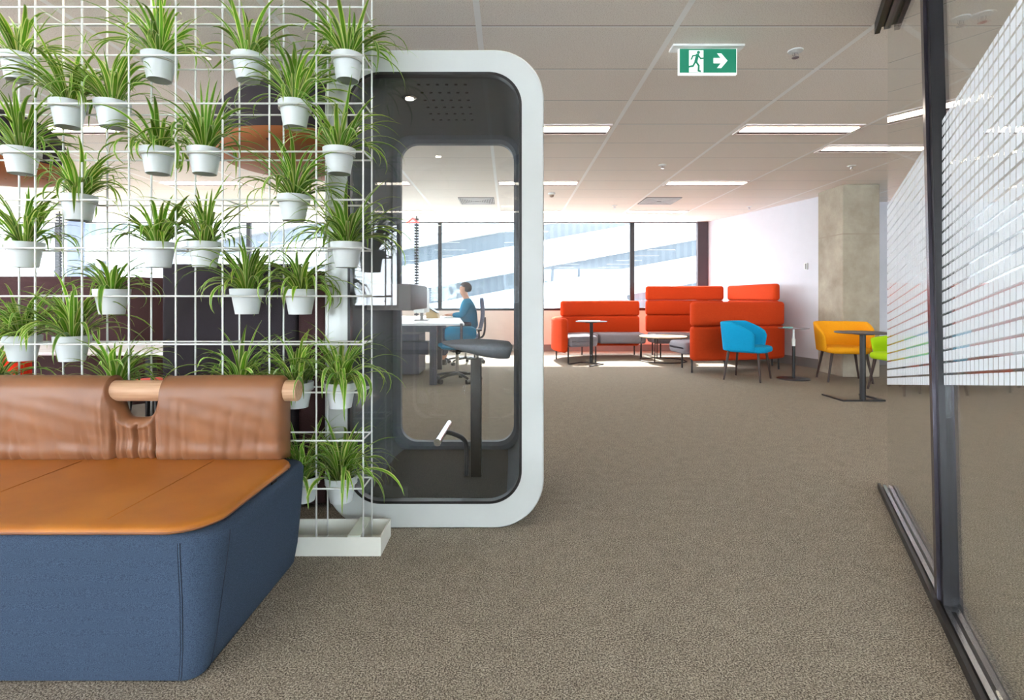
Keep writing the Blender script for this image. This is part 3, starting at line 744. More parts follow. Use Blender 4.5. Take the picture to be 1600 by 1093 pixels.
# ================================================================== TAN AND BLUE SOFA
so = thing('sofa', 'blue grey fabric sofa with tan leather seat and draped backrest on a wooden dowel', 'sofa', (-1.8, 1.88, 0))
s0 = Vector(so.location)
SX0 = -2.75; SX1 = -.853
def Ls(r): return [p - s0 for p in r]
b = B(); rings = []
BP = ((.006, .055, .045), (.02, .045, .05), (.10, .030, .058), (.25, .014, .072), (.38, .002, .088), (.415, .0, .09), (.430, .008, .088), (.436, .024, .08))
for z, ins, rr_ in BP:
    rings.append(Ls(ringXY(SX0 + ins, SX1 - ins, 1.515 + ins * .35, 2.262 - ins * .5, rr_, z, 10)))
loft(b, rings); ba = obj('base', b, M_bluegrey, so, 50)
M_seam = mat('seam_navy', (30, 40, 58), .9)
b = B(); tube(b, Ls([Vector((SX1 - ins - rr_ - .004, 1.515 + .35 * ins - .0006, z)) for z, ins, rr_ in BP[:6]]), .0014, 5)
tube(b, Ls([Vector((SX1 - ins - rr_ - .011, 1.515 + .35 * ins - .0006, z)) for z, ins, rr_ in BP[:6]]), .0009, 5)
tube(b, Ls([Vector((SX1 - ins + .0006, 1.515 + .35 * ins + rr_ + .004, z)) for z, ins, rr_ in BP[:6]]), .0014, 5)
obj('seam', b, M_seam, ba)
# seat cushion
b = B(); rings = []
CX0, CX1, CY0, CY1 = SX0 + .01, -.872, 1.508, 2.20
for z, ins in ((.4365, .018), (.440, .006), (.447, .0), (.456, .002), (.4615, .010), (.4645, .03), (.466, .08)):
    rings.append(Ls(ringXY(CX0 + ins, CX1 - ins, CY0 + ins, CY1 - ins, .13 - ins * .5, z, 10)))
loft(b, rings); cu = obj('seat_cushion', b, M_tan2, so, 50)
b = B(); rg = ringXY(CX0 - .001, CX1 + .001, CY0 - .001, CY1, .13, .4475, 10); rg = Ls(rg)
tube(b, rg + [rg[0]], .0022, 6); obj('piping', b, M_tan, cu, 'all')
# faint panel seams across the cushion
for xx in (-2.25, -1.72, -1.19):
    b = B(); tube(b, Ls([Vector((xx, 1.56, .4655)), Vector((xx, 2.12, .4665))]), .0016, 6); obj('panel_seam', b, M_tan2, cu, 'all')
b = B(); box(b, -.872 - s0.x, -.868 - s0.x, 1.93 - s0.y, 1.97 - s0.y, .436, .446, .001); obj('tag', b, M_black, cu)
# backrest draped over the dowel
DYc, DZc, DR = 2.188, .737, .043
BXa, BXb = SX0 + .05, -.925; NXn = px(206, 2.13); NW = .116
xsn = []
x = BXa
while x < BXb - .001:
    xsn.append(x); x += .004 if abs(x - NXn) < .16 else .010
xsn.append(BXb)
folds = [(px(u, 2.13), a, w, lean) for u, a, w, lean in ((129, .006, .007, -.12), (141, .006, .008, -.15), (158, .004, .007, -.05), (173, .014, .007, 0), (188, .006, .006, .03), (206, .014, .008, 0), (222, .006, .006, .04), (237, .014, .008, -.02),
         (262, .003, .009, .08), (281, .007, .007, .04), (296, .004, .01, .02), (305, .008, .006, .0), (331, .004, .009, .1), (352, .005, .009, .12), (374, .004, .008, .15), (399, .004, .007, .15), (90, .004, .01, -.2), (60, .004, .012, -.1), (28, .005, .01, -.1), (10, .004, .01, .1))]
b = B(); rings = []
for x in xsn:
    q = abs(x - NXn) / NW
    top = min(.802, .628 + .172 * min(q, 1.0) ** 3.4 + .3 * max(0, q - .9)) if q < 1.12 else .802
    lob = 0 if q > 2.2 or q < 1 else (2.2 - q) / 1.2
    top = top - .004 * lob
    ins = 0
    de = BXb - x
    if de < .03: ins = .022 * (1 - math.sqrt(max(0, 1 - (1 - de / .03) ** 2)))
    R = .063 if top > .79 else .040 + .023 * max(0, (top - .63) / .16)
    zc = top - R; ring = []
    Zs = .462
    nF = 26
    def fdisp(z):
        hz = (z - Zs) / (.80 - Zs); d = 0
        for fx, a, w_, lean in folds:
            xx = fx + lean * (z - Zs)
            lim = max(0, 1 - hz * 1.25) if a < .012 else max(0, 1 - max(0, hz - .35) * 3)
            dd = (x - xx) / w_
            a = a * 1.4; d += a * math.exp(-dd * dd) * lim - .35 * a * math.exp(-((abs(dd) - 1.9) ** 2)) * lim
        return d
    bulge = .012
    for k in range(nF):
        z = Zs + (zc - Zs) * k / nF; h = (z - Zs) / .3
        y = DYc - R - bulge * math.sin(min(1, h) * PI) * (1 if q > 1 else .5) + fdisp(z) + .018 * (1 - min(1, h * 1.0)) - .010 * math.exp(-((z - Zs - .03) / .03) ** 2)
        wr = 0.0016 * math.sin(x * 37 + z * 60) * math.sin(x * 13 - z * 31)
        ring.append(Vector((x, y + wr + ins, z)))
    for k in range(13):
        a = PI - PI * k / 12; rr_ = R - ins
        ring.append(Vector((x, DYc + rr_ * math.cos(a) + (fdisp(zc) if k < 2 else 0), zc + rr_ * math.sin(a))))
    for k in range(1, 9):
        z = zc - (zc - .45) * k / 8; ring.append(Vector((x, min(DYc + R - ins, 2.25), z)))
    rings.append(Ls(ring))
loft(b, rings); obj('backrest', b, M_tan, so, 'all')
b = B(); tube(b, Ls([Vector((SX0 - .0, DYc, DZc)), Vector((-.878, DYc, DZc)), Vector((-.873, DYc, DZc))]), [DR, DR, DR - .003], 32); obj('dowel', b, M_ash, so, 40)

# ================================================================== ORANGE SOFAS
def offset(path, d):
    out = []; P = [Vector((p[0], p[1])) for p in path]
    for i, p in enumerate(P):
        t = (P[min(i + 1, len(P) - 1)] - P[max(i - 1, 0)]).normalized(); out.append((p.x + t.y * d, p.y - t.x * d))
    return out
def sp2(pts, n=8): return [(p.x, p.y) for p in smooth_pts([(a, c, 0) for a, c in pts], n)]
def rel(path, o): return [(a - o[0], c - o[1]) for a, c in path]
def legs(root, pts, o, h, r=.014):
    for x, y in pts:
        b = B(); tube(b, [(x - o[0], y - o[1], 0), (x - o[0], y - o[1], h)], r, 10); obj('leg', b, M_black, root, 40)
# low curved one on the left
path = sp2([(.98, 9.08), (.86, 9.45), (.86, 9.80), (1.02, 10.15), (1.36, 10.40), (1.9, 10.50), (2.60, 10.48)])
o_ = (1.6, 10.2); s = thing('low_back_sofa', 'low curved orange sofa with grey seat, left end by the booth', 'sofa', (*o_, 0))
b = B(); pad(b, rel(path, o_), .18, .775, .13, .05, .055); obj('lower_back', b, M_orange, s, 'all')
up = path[24:]
b = B(); pad(b, rel(up, o_), .776, 1.075, .11, .045, .045); obj('upper_back', b, M_orange, s, 'all')
sp_ = offset(path, .36)
b = B(); pad(b, rel(sp_[:22], o_), .27, .46, .56, .05, .05); obj('seat', b, M_seat, s, 'all')
b = B(); pad(b, rel(sp_[22:36], o_), .27, .46, .56, .05, .04); obj('seat', b, M_seat, s, 'all')
b = B(); pad(b, rel(sp_[36:], o_), .27, .46, .56, .05, .04); obj('seat', b, M_seat, s, 'all')
legs(s, [(1.03, 9.12), (1.52, 9.2), (.88, 9.72), (1.56, 9.88), (2.5, 9.93), (1.45, 10.42), (2.5, 10.48)], o_, .28)
# high back one in the corner with its wing
path = sp2([(2.72, 10.46), (3.5, 10.46), (4.24, 10.40)])
wing = sp2([(4.29, 10.22), (4.35, 9.4), (4.40, 8.62)])
o_ = (3.6, 10.2); s = thing('high_back_sofa', 'tall three panel orange sofa with side wing in the window corner', 'sofa', (*o_, 0))
for z0, z1, nm in ((.46, .792, 'lower_back'), (.793, 1.085, 'middle_back'), (1.086, 1.365, 'upper_back')):
    b = B(); pad(b, rel(path, o_), z0, z1, .12, .045, .045); obj(nm, b, M_orange, s, 'all')
for z0, z1, nm in ((.20, .792, 'wing_lower_panel'), (.793, 1.085, 'wing_middle_panel'), (1.086, 1.365, 'wing_upper_panel')):
    b = B(); pad(b, rel(wing, o_), z0, z1, .12, .045, .045); obj(nm, b, M_orange, s, 'all')
b = B(); pad(b, rel(offset(path, .36)[:9], o_), .27, .46, .56, .05, .04); obj('seat', b, M_seat, s, 'all')
b = B(); pad(b, rel([(x, y - .36) for x, y in path[8:]], o_), .27, .46, .56, .05, .04); obj('seat', b, M_seat, s, 'all')
b = B(); pad(b, rel(offset(wing, .36)[4:], o_), .27, .46, .56, .05, .04); obj('seat', b, M_seat, s, 'all')
legs(s, [(2.85, 9.88), (3.5, 9.88), (2.85, 10.44), (4.1, 10.38), (4.28, 10.1), (3.80, 9.3), (4.38, 8.75)], o_, .28)
# one with its back to the camera
path = sp2([(2.74, 7.93), (3.3, 8.0), (3.9, 8.13), (4.22, 8.27), (4.33, 8.38)])
o_ = (3.5, 8.3); s = thing('orange_sofa', 'two panel orange sofa with its back towards the blue armchair', 'sofa', (*o_, 0))
b = B(); pad(b, rel(path, o_), .18, .70, .13, .05, .05); obj('lower_back', b, M_orange, s, 'all')
b = B(); pad(b, rel(path, o_), .701, 1.07, .12, .05, .05); obj('upper_back', b, M_orange, s, 'all')
b = B(); pad(b, rel([(x - .06, y) for x, y in offset(path, -.37)][:22], o_), .26, .45, .58, .06, .05); obj('seat', b, M_seat, s, 'all')
legs(s, [(2.76, 7.93), (2.80, 8.5), (4.27, 8.33), (3.55, 8.65), (3.9, 8.2)], o_, .27)

# ------------------------------------------------------------------ tables
def disc_top(bm, r, z, th, n=40): lathe(bm, [(r - .006, z - th), (r, z - th * .5), (r - .002, z)], n); return bm
o_ = (px(1036, 9.42), 9.42)
t = thing('coffee_table', 'round pale top coffee table on black wire frame between the orange sofas', 'coffee table', (*o_, 0))
b = B(); disc_top(b, .41, .45, .02); obj('table_top', b, mat('pale_oak_top', (222, 196, 160), .45), t, 40)
b = B(); 
for rz_, rr in ((.012, .40), (.425, .38)):
    pts = [(rr * math.cos(2 * PI * k / 32), rr * math.sin(2 * PI * k / 32), rz_) for k in range(33)]; tube(b, pts, .009, 8, False)
for k in range(5):
    a = 2 * PI * k / 5 + .3; tube(b, [(.40 * math.cos(a), .40 * math.sin(a), .012), (.38 * math.cos(a), .38 * math.sin(a), .43)], .009, 8)
obj('wire_frame', b, M_black, t, 'all')
def bar_table(x, y, rz, h, r, label, papers=False):
    t = thing('side_table', label, 'side table', (x, y, 0), rz, 'black pedestal side tables')
    b = B(); disc_top(b, r, h, .014); obj('table_top', b, mat('dark_table_top', (70, 62, 62), .4), t, 40)
    b = B(); tube(b, [(0, 0, .01), (0, 0, h - .014)], .03, 18); obj('column', b, M_black, t, 40)
    b = B()
    box(b, -.022, .022, -.235, .235, 0, .016); box(b, .022, .36, -.235, -.195, 0, .016); box(b, .022, .36, .195, .235, 0, .016)
    obj('base_frame', b, M_black, t)
    b = B(); box(b, -.09, .09, -.06, .06, h - .03, h - .0145); obj('top_plate', b, M_black, t)
    return t
bar_table(px(924, 9.05), 9.05, PI * .5 + 2.4, .73, .27, 'black pedestal side table at left sofa end with open books on it')
bar_table(px(1348, 5.74), 5.74, PI * .5, .755, .27, 'black pedestal side table in front of the amber armchair')
for dx, rz_ in ((-.07, .3), (.09, -.2)):
    b = B(); box(b, -.09, .09, -.12, .12, 0, .006, .001); o = obj('booklet', b, mat('paper_cover', (226, 226, 232), .6)); o.location = (px(924, 9.05) + dx - .03, 9.05, .7305); o.rotation_euler = (0, 0, rz_)
    tag(o, 'left pale booklet on the side table at left sofa' if dx < 0 else 'right pale booklet on the side table at left sofa', 'booklet', 'booklets on the side table')
x, y = px(1240, 7.32), 7.32
t = thing('pedestal_table', 'slim round pedestal table with pale upper pole between blue and amber armchairs', 'side table', (x, y, 0))
b = B(); lathe(b, [(.21, 0), (.21, .008), (.20, .014)], 40); obj('base_plate', b, M_black, t, 40)
b = B(); tube(b, [(0, 0, .012), (0, 0, .50)], .021, 16); obj('lower_pole', b, M_black, t, 40)
b = B(); tube(b, [(0, 0, .46), (0, 0, .56)], .026, 16); obj('collar', b, M_white, t, 40)
b = B(); tube(b, [(0, 0, .55), (0, 0, .70)], .014, 14); obj('upper_pole', b, M_white, t, 40)
b = B(); disc_top(b, .20, .712, .010); obj('table_top', b, mat('smoky_table_top', (120, 116, 120), .25), t, 40)
b = B(); lathe(b, [(.06, 0), (.066, .012), (.05, .016)], 24); o = obj('dish', b, mat('teal_glaze', (120, 190, 180), .3)); o.location = (x - .08, y, .7125); tag(o, 'small teal dish on the slim pedestal table', 'dish')

# ------------------------------------------------------------------ tub armchairs
def tub_chair(m, label, x, y, rz, h=.79):
    """faces local -Y"""
    t = thing('tub_armchair', label, 'armchair', (x, y, 0), rz, 'upholstered tub armchairs')
    b = B(); n = 36; rings = []
    W2, D2 = .285, .25
    for i in range(n + 1):
        a = math.radians(-38 + 256 * i / n)        # open towards -Y
        ca, sa = math.cos(a), math.sin(a)
        sup = (abs(ca) ** 3.2 + abs(sa) ** 3.2) ** (-1 / 3.2)
        cx, cy = W2 * ca * sup, D2 * sa * sup + .01
        e = min(i, n - i) / n
        zt_ = .62 + (h - .62) * min(1, max(0, (e) / .22)) ** .6
        zbm = .40; th = .024
        nrm = Vector((ca, sa, 0))
        flare = .035
        prof = []
        er = 1 if 0 < i < n else .35
        hh = zt_ - zbm
        for q in range(9):
            f = q / 8; prof.append((th * er, zbm + .02 + (hh - .04) * f, flare * f))
        for q in range(1, 6):
            aa = PI * q / 6; prof.append((th * er * math.cos(aa), zt_ - .02 + .02 * math.sin(aa), flare))
        for q in range(9):
            f = 1 - q / 8; prof.append((-th * er, zbm + .02 + (hh - .04) * f, flare * f))
        for q in range(1, 6):
            aa = PI + PI * q / 6; prof.append((th * er * math.cos(aa), zbm + .02 + .02 * math.sin(aa), 0))
        rings.append([Vector((cx, cy, 0)) + nrm * (a_ + f_) + Vector((0, 0, z_)) for a_, z_, f_ in prof])
    loft(b, rings); obj('backrest', b, m, t, 'all')
    b = B(); rings = []
    for z, ins in ((.385, .03), (.392, .012), (.41, .0), (.44, .0), (.462, .012), (.470, .035), (.474, .09)):
        rings.append(ringXY(-.262 + ins, .262 - ins, -.30 + ins, .235 - ins, .14 - ins * .4, z, 8))
    loft(b, rings); obj('seat', b, m, t, 'all')
    for sx in (-1, 1):
        for sy in (-1, 1):
            b = B(); tube(b, [(sx * .20, sy * .19 - .01, .40), (sx * .265, sy * .235 - .01, 0)], [.019, .012], 12); obj('leg', b, M_wood_dark, t, 40)
    return t
tub_chair(M_blue, 'turquoise upholstered armchair with dark legs in front of the orange sofa', 3.31, 7.32, math.radians(50), .80)
tub_chair(M_yellow, 'amber yellow armchair with dark legs in front of the concrete pillar', 4.58, 7.20, math.radians(-14), .80)
tub_chair(M_lime, 'lime green armchair mostly hidden behind the filmed glass', 4.72, 6.28, math.radians(-84), .66)

# ================================================================== DESK, MAN, OFFICE CHAIRS
dk = thing('bench_desk', 'long white bench desk with dark legs seen through the booth', 'desk', (-1.3, 8.4, 0))
dr = Vector(dk.location)
def dp(x, y, z): return Vector((x, y, z)) - dr
A_, B_ = (-.58, 6.88), (-.95, 9.95)
b = B(); wd = 1.65
loft(b, [[dp(A_[0], A_[1], z), dp(B_[0], B_[1], z), dp(B_[0] - wd, B_[1] - .1, z), dp(A_[0] - wd, A_[1] - .1, z)] for z in (.765, .79)])
obj('desktop', b, mat('white_laminate', (238, 240, 242), .35, var=.01), dk)
M_dleg = mat('slate_metal', (56, 60, 74), .45)
for (x, y) in ((-.98, 6.72), (-1.95, 6.75), (-1.2, 9.6), (-2.3, 9.6), (-1.1, 8.2)):
    b = B(); box(b, x - .045 - dr.x, x + .045 - dr.x, y - .04 + .12 - dr.y, y + .04 + .12 - dr.y, 0, .765, .004); obj('leg', b, M_dleg, dk)
b = B(); box(b, -1.95 - dr.x, -.98 - dr.x, 6.90 - dr.y, 6.96 - dr.y, .68, .76); obj('crossbar', b, M_dleg, dk)
b = B(); box(b, -1.9 - dr.x, -1.12 - dr.x, 7.3 - dr.y, 7.5 - dr.y, .34, .52, .01); obj('cable_tray', b, M_dleg, dk)
b = B(); box(b, -1.9 - dr.x, -1.3 - dr.x, 7.6 - dr.y, 8.2 - dr.y, .02, .6, .01); 
o = obj('pedestal', b, mat('slate_pedestal', (84, 88, 104), .5), dk)
# monitor, document stand, laptop
t = thing('monitor', 'white backed computer monitor on the bench desk', 'monitor', (px(659, 7.9), 7.9, .79))
b = B(); box(b, -.08, .08, -.24, .24, .12, .47, .012); obj('screen_housing', b, M_white, t, 40)
b = B(); box(b, -.10, .10, -.09, .09, 0, .012, .003); box(b, -.02, .02, -.03, .03, .012, .2); obj('stand', b, M_grey, t)
t = thing('document_stand', 'tan wedge shaped stand on the desk in front of the man', 'document stand', (px(677, 8.9), 8.9, .79))
b = B(); poly(b, [(-.10, 0), (.10, 0), (.07, .08), (-.10, .20)], -.14, th=.28); obj('wedge', b, mat('tan_card', (176, 148, 104), .7), t)
b = B(); loft(b, [[Vector((-.115, y, .215)), Vector((.085, y, .095)), Vector((.080, y, .085)), Vector((-.12, y, .205))] for y in (-.16, .16)]); obj('tablet', b, M_alu, t)
b = B(); box(b, -.08, .08, -.22, .22, 0, .018, .004); o = obj('keyboard', b, mat('pale_keyboard', (210, 212, 216), .5)); o.location = (px(703, 9.0) + .0, 9.0, .79); tag(o, 'pale keyboard under the hands of the man', 'keyboard')

def office_chair(m, label, x, y, rz, backz=1.12):
    """faces local -X"""
    t = thing('office_chair', label, 'office chair', (x, y, 0), rz, 'swivel office chairs')
    for k in range(5):
        a = 2 * PI * k / 5 + .3; c, s_ = math.cos(a), math.sin(a)
        b = B(); tube(b, [(0, 0, .11), (c * .17, s_ * .17, .10), (c * .31, s_ * .31, .075)], [.026, .02, .014], 8); a_ = obj('base_arm', b, M_black, t, 'all')
        b = B(); tube(b, [(c * .31 - s_ * .025, s_ * .31 + c * .025, .032), (c * .31 + s_ * .025, s_ * .31 - c * .025, .032)], .032, 14); tube(b, [(c * .31, s_ * .31, .03), (c * .31, s_ * .31, .08)], .008, 8); obj('caster', b, M_black, a_, 40)
    b = B(); tube(b, [(0, 0, .1), (0, 0, .42)], .024, 12); obj('gas_lift', b, M_chrome, t, 40)
    b = B(); box(b, -.12, .14, -.09, .09, .40, .45, .02); obj('mechanism', b, M_black, t, 40)
    b = B(); rings = []
    for z, ins in ((.445, .04), (.455, .01), (.48, 0), (.505, .01), (.515, .05)): rings.append(ringXY(-.25 + ins, .23 - ins, -.24 + ins, .24 - ins, .1 - ins * .5, z))
    loft(b, rings); obj('seat', b, m, t, 'all')
    b = B(); rings = []
    for k in range(13):
        f = k / 12; z = .56 + (backz - .56) * f; xx = .24 + .07 * f + .03 * math.sin(f * PI * 1.3); w_ = .21 * (1 - .25 * abs(2 * f - 1) ** 4)
        if k in (0, 12): w_ *= .9
        th = .018 if k in (0, 12) else .026
        rings.append([Vector((xx + th * math.cos(q) - .03 * math.cos(min(1, abs(math.sin(q))) * PI / 2) * 0 - .03 * abs(math.sin(q)) ** 2, w_ * math.sin(q), z)) for q in [2 * PI * i / 16 for i in range(16)]])
    loft(b, rings); obj('backrest', b, m, t, 'all')
    b = B(); tube(b, smooth_pts([(.10, 0, .43), (.28, 0, .46), (.33, 0, .60), (.33, 0, .80)], 5), .018, 10); obj('back_support', b, M_black, t, 'all')
    for sy in (-1, 1):
        b = B(); tube(b, smooth_pts([(.06, sy * .2, .44), (.05, sy * .29, .50), (.04, sy * .29, .68)], 5), .013, 8); box(b, -.10, .12, sy * .29 - .03, sy * .29 + .03, .68, .705, .01); obj('armrest', b, M_black, t, 40)
    return t
M_teal = fabric('teal_chair_fabric', (10, 112, 150), (20, 136, 176), 300)
M_navy = fabric('slate_mesh', (62, 70, 92), (84, 92, 116), 300)
MX, MY = px(733, 9.0), 9.0
office_chair(M_navy, 'slate mesh office chair the man sits in', MX - .06, MY, 0, 1.13)
office_chair(M_teal, 'teal office chair tucked under the near end of the bench desk', px(713, 7.0), 7.12, math.radians(-75), .755)
office_chair(M_navy, 'dark office chair left of the charcoal screen, seen behind the plants', px(238, 6.6), 6.6, math.radians(200), 1.0)

# man: one continuous skinned body, clothing as children
def skin(name, verts, edges, radii, m, parent, sub=2, root=0):
    me = bpy.data.meshes.new(name); me.from_pydata([Vector(v) for v in verts], edges, []); me.update()
    o = bpy.data.objects.new(name, me); C.objects.link(o)
    if parent is not None: o.parent = parent
    md = o.modifiers.new('skin', 'SKIN'); md.use_smooth_shade = True
    for i, r in enumerate(radii):
        rr = r if isinstance(r, tuple) else (r, r); me.skin_vertices[0].data[i].radius = rr
        me.skin_vertices[0].data[i].use_root = (i == root)
    s = o.modifiers.new('subdivision', 'SUBSURF'); s.levels = sub; s.render_levels = sub
    me.materials.append(m); return o
M_skin = mat('warm_skin', (198, 146, 120), .55, var=.04); M_shirt = fabric('teal_shirt', (16, 104, 138), (26, 128, 164), 300); M_trou = fabric('dark_blue_trousers', (30, 40, 66), (42, 54, 84), 300); M_hair = mat('dark_brown_hair', (62, 50, 46), .7, var=.3, scale=40)
pn = thing('person', 'seated man in teal shirt typing at the bench desk, seen in profile', 'person', (MX, MY, 0))
V = []; E = []; Rr = []
def add(p, r, par=None):
    V.append(p); Rr.append(r); i = len(V) - 1
    if par is not None: E.append((par, i))
    return i
pel = add((.02, 0, .58), (.11, .12)); wa = add((.0, 0, .72), (.09, .11), pel); chs = add((-.02, 0, .90), (.095, .12), wa); up_ = add((-.03, 0, 1.03), (.065, .11), chs)
nk = add((-.045, 0, 1.135), .047, up_); hd0 = add((-.092, 0, 1.200), (.074, .064), nk); hd1 = add((-.085, 0, 1.275), (.118, .098), hd0); hd2 = add((-.075, 0, 1.345), (.095, .080), hd1)
ns = add((-.165, 0, 1.265), .016, hd1)
for sy in (-1, 1):
    sh_ = add((-.03, sy * .15, 1.035), .042, up_); el = add((-.10, sy * .22, .84), .038, sh_); wr_ = add((-.30, sy * .13, .842), .027, el); hn = add((-.36, sy * .11, .838), (.014, .036), wr_)
    for k in range(4):
        f1 = add((-.405, sy * (.085 + .018 * k), .838), .0085, hn); add((-.445 + .004 * abs(k - 1.5), sy * (.083 + .019 * k), .822), .0075, f1)
    t1 = add((-.365, sy * .065, .832), .010, hn); add((-.395, sy * .055, .822), .008, t1)
    hp = add((-.05, sy * .10, .565), .085, pel); kn = add((-.44, sy * .12, .57), .062, hp); an = add((-.42, sy * .12, .12), .040, kn); add((-.52, sy * .13, .045), .036, an)
skin('body', V, E, Rr, M_skin, pn, 2)
# face details
for sy in (-1, 1):
    b = B(); bmesh.ops.create_uvsphere(b, u_segments=12, v_segments=8, radius=.011, matrix=Matrix.Translation((-.158, sy * .032, 1.285))); obj('eye', b, mat('eye_dark', (30, 24, 22), .3), pn, 'all')
    b = B(); bmesh.ops.create_uvsphere(b, u_segments=12, v_segments=8, radius=.024, matrix=Matrix.Translation((-.07, sy * .072, 1.268)) @ Matrix.Diagonal((.7, .35, 1.2, 1))); obj('ear', b, M_skin, pn, 'all')
b = B(); tube(b, [(-.151, -.022, 1.232), (-.158, 0, 1.231), (-.151, .022, 1.232)], .006, 8); obj('mouth', b, mat('lip', (160, 96, 86), .5), pn, 'all')
b = B(); bmesh.ops.create_icosphere(b, subdivisions=4, radius=1)
for v in b.verts:
    d = v.co.copy(); v.co = Vector((-.062 + d.x * .108, d.y * .094, 1.300 + d.z * .100)) * 1.0
    v.co += d * .006 * math.sin(d.x * 19 + d.z * 23) * math.cos(d.y * 21)
bmesh.ops.delete(b, geom=[v for v in b.verts if v.co.x < -.112 and v.co.z < 1.34 or v.co.z < 1.225 or (v.co.x < -.075 and v.co.z < 1.30)], context='VERTS'); obj('hair', b, M_hair, pn, 'all')
V = []; E = []; Rr = []
pel = add((.02, 0, .56), (.165, .175)); wa = add((.0, 0, .72), (.14, .155), pel); chs = add((-.02, 0, .90), (.14, .175), wa); up_ = add((-.03, 0, 1.04), (.115, .18), chs); add((-.045, 0, 1.115), .068, up_)
for sy in (-1, 1):
    sh_ = add((-.03, sy * .165, 1.035), .084, up_); el = add((-.10, sy * .22, .84), .056, sh_); add((-.275, sy * .142, .842), .040, el)
skin('shirt', V, E, Rr, M_shirt, pn, 2)
V = []; E = []; Rr = []
pel = add((.02, 0, .575), (.145, .155))
for sy in (-1, 1):
    hp = add((-.05, sy * .10, .570), .096, pel); kn = add((-.44, sy * .12, .575), .074, hp); an = add((-.42, sy * .12, .14), .056, kn)
skin('trousers', V, E, Rr, M_trou, pn, 2)
for sy in (-1, 1):
    b = B(); box(b, -.61, -.36, sy * .13 - .05, sy * .13 + .05, 0, .09, .03, 3); obj('shoe', b, M_black, pn, 40)

# ================================================================== LEFT SIDE FURNITURE
M_brown = fabric('dark_brown_wool', (62, 42, 44), (82, 58, 58), 300)
o_ = (-1.42, 3.4); t = thing('high_back_pod', 'charcoal high sided lounge pod standing between trellis and booth', 'lounge pod', (*o_, 0))
def P2(nm, x0, x1, y0, y1, z0, z1, m, root=None, bev=.02):
    b = B(); box(b, x0 - o_[0], x1 - o_[0], y0 - o_[1], y1 - o_[1], z0, z1, bev, 3); return obj(nm, b, m, root, 40)
P2('back_panel', -1.85, -1.13, 2.80, 2.90, .02, 1.305, M_charcoal, t)
P2('corner_panel', -1.128, -.97, 2.81, 2.90, .02, 1.265, M_brown, t)
P2('side_panel', -1.85, -1.77, 2.902, 3.9, .02, 1.30, M_charcoal, t); P2('side_panel', -1.05, -.97, 2.902, 3.9, .02, 1.26, M_brown, t)
P2('seat', -1.768, -1.052, 2.902, 3.6, .12, .44, M_charcoal, t, .04)
o_ = (-4.4, 5.4); t = thing('brown_sofa', 'dark brown high backed sofa with rounded corner behind the plants at left', 'sofa', (*o_, 0))
b = B(); pad(b, rel(sp2([(-6.3, 5.05), (-4.2, 5.05), (-3.75, 5.12), (-3.52, 5.4), (-3.5, 6.1)]), o_), .08, 1.33, .14, .06, .06); obj('backrest', b, M_brown, t, 'all')
b = B(); pad(b, rel([(-6.2, 5.5), (-3.95, 5.5)], o_), .12, .45, .65, .06, .06); obj('seat', b, fabric('deep_red_wool', (118, 14, 12), (142, 24, 18), 300), t, 'all')
o_ = (-3.9, 4.1); t = thing('white_table', 'white meeting table behind the plants beside the red chair', 'table', (*o_, 0))
b = B(); box(b, -1.7, 1.55, -.42, .5, .72, .745, .006); obj('table_top', b, mat('white_table_laminate', (240, 240, 242), .4), t)
for sx in (-1.5, 1.35):
    for sy in (-.35, .42):
        b = B(); box(b, sx - .025, sx + .025, sy - .025, sy + .025, 0, .72); obj('leg', b, M_alu, t)
M_red = fabric('bright_red_wool', (196, 34, 12), (222, 54, 22), 300)
o_ = (-3.15, 3.15); t = thing('red_chair', 'bright red low lounge chair behind the plants at left', 'chair', (*o_, 0))
b = B(); pad(b, rel([(-3.75, 3.2), (-2.92, 3.2)], o_), .16, .80, .12, .05, .06); obj('backrest', b, M_red, t, 'all')
b = B(); pad(b, rel([(-3.70, 2.92), (-2.97, 2.92)], o_), .22, .44, .40, .05, .06); obj('seat', b, M_red, t, 'all')
legs(t, [(-3.65, 3.2), (-3.0, 3.2), (-3.65, 2.8), (-3.0, 2.8)], o_, .24)
t = thing('coral_stool', 'coral red round stool beside the charcoal pod, glimpsed over the dowel', 'stool', (px(238, 3.35), 3.35, 0))
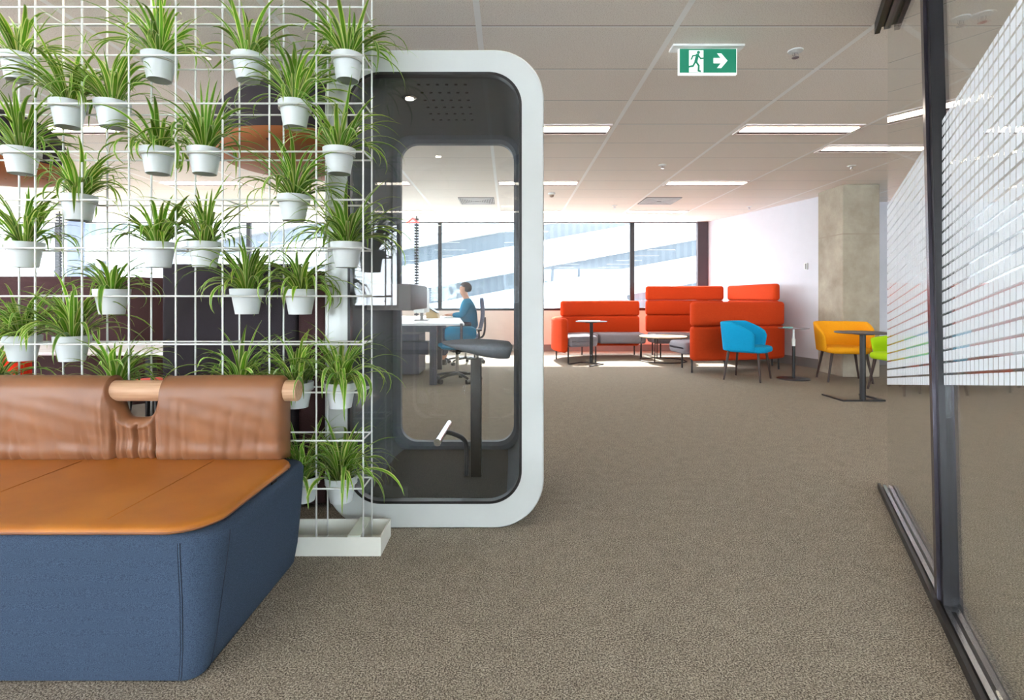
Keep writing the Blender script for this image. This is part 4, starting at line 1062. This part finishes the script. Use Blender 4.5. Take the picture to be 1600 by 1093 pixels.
b = B(); lathe(b, [(.15, .52), (.16, .535), (.16, .585), (.14, .60), (.02, .605)], 32); obj('seat', b, mat('coral_fabric', (222, 84, 66), .85), t, 'all')
for k in range(4):
    a = PI / 4 + k * PI / 2; b = B(); tube(b, [(.11 * math.cos(a), .11 * math.sin(a), .525), (.17 * math.cos(a), .17 * math.sin(a), 0)], .012, 10); obj('leg', b, M_black, t, 40)

# ------------------------------------------------------------------ pendants
def pendant_mat():
    m, N, L, P = new_mat('copper_brown_lamp_lining')
    tc = N.new('ShaderNodeTexCoord'); v = N.new('ShaderNodeTexVoronoi'); v.inputs['Scale'].default_value = 9; L.new(tc.outputs['Object'], v.inputs['Vector'])
    g = N.new('ShaderNodeMath'); g.operation = 'LESS_THAN'; g.inputs[1].default_value = .13; L.new(v.outputs['Distance'], g.inputs[0])
    x = N.new('ShaderNodeMix'); x.data_type = 'RGBA'; L.new(g.outputs[0], x.inputs[0]); x.inputs[6].default_value = lin((160, 94, 48)) + (1,); x.inputs[7].default_value = lin((72, 34, 22)) + (1,)
    L.new(x.outputs[2], P.inputs['Base Color']); P.inputs['Roughness'].default_value = .6; return m
M_lin = pendant_mat(); M_shade = mat('charcoal_lamp_felt', (44, 38, 44), .9)
def pendant(x, y, z, r, h, label):
    t = thing('pendant_lamp', label, 'pendant lamp', (x, y, z), 0, 'large dome pendant lamps')
    b = B(); prof = [(r * .995, 0), (r, .03)] + [(r * math.cos(a) ** .62, .03 + (h - .03) * math.sin(a)) for a in [PI / 2 * k / 10 for k in range(1, 10)]] + [(.03, h)]
    lathe(b, prof, 56, cap0=False); obj('shade', b, M_shade, t, 'all')
    b = B(); lathe(b, [(r * .994, .0), (r * .95, -.05), (r * .84, -.085), (r * .45, -.11), (.02, -.115)], 56, cap0=False); obj('lining', b, M_lin, t, 'all')
    b = B(); tube(b, [(0, 0, h), (0, 0, CEIL - z)], .006, 8); obj('cord', b, M_black, t)
pendant(-1.53, 3.98, 2.215, .66, .45, 'large charcoal dome pendant with copper brown underside left of the booth')
pendant(-4.12, 4.15, 2.17, .52, .42, 'charcoal and copper brown pendant at the far left frame edge')
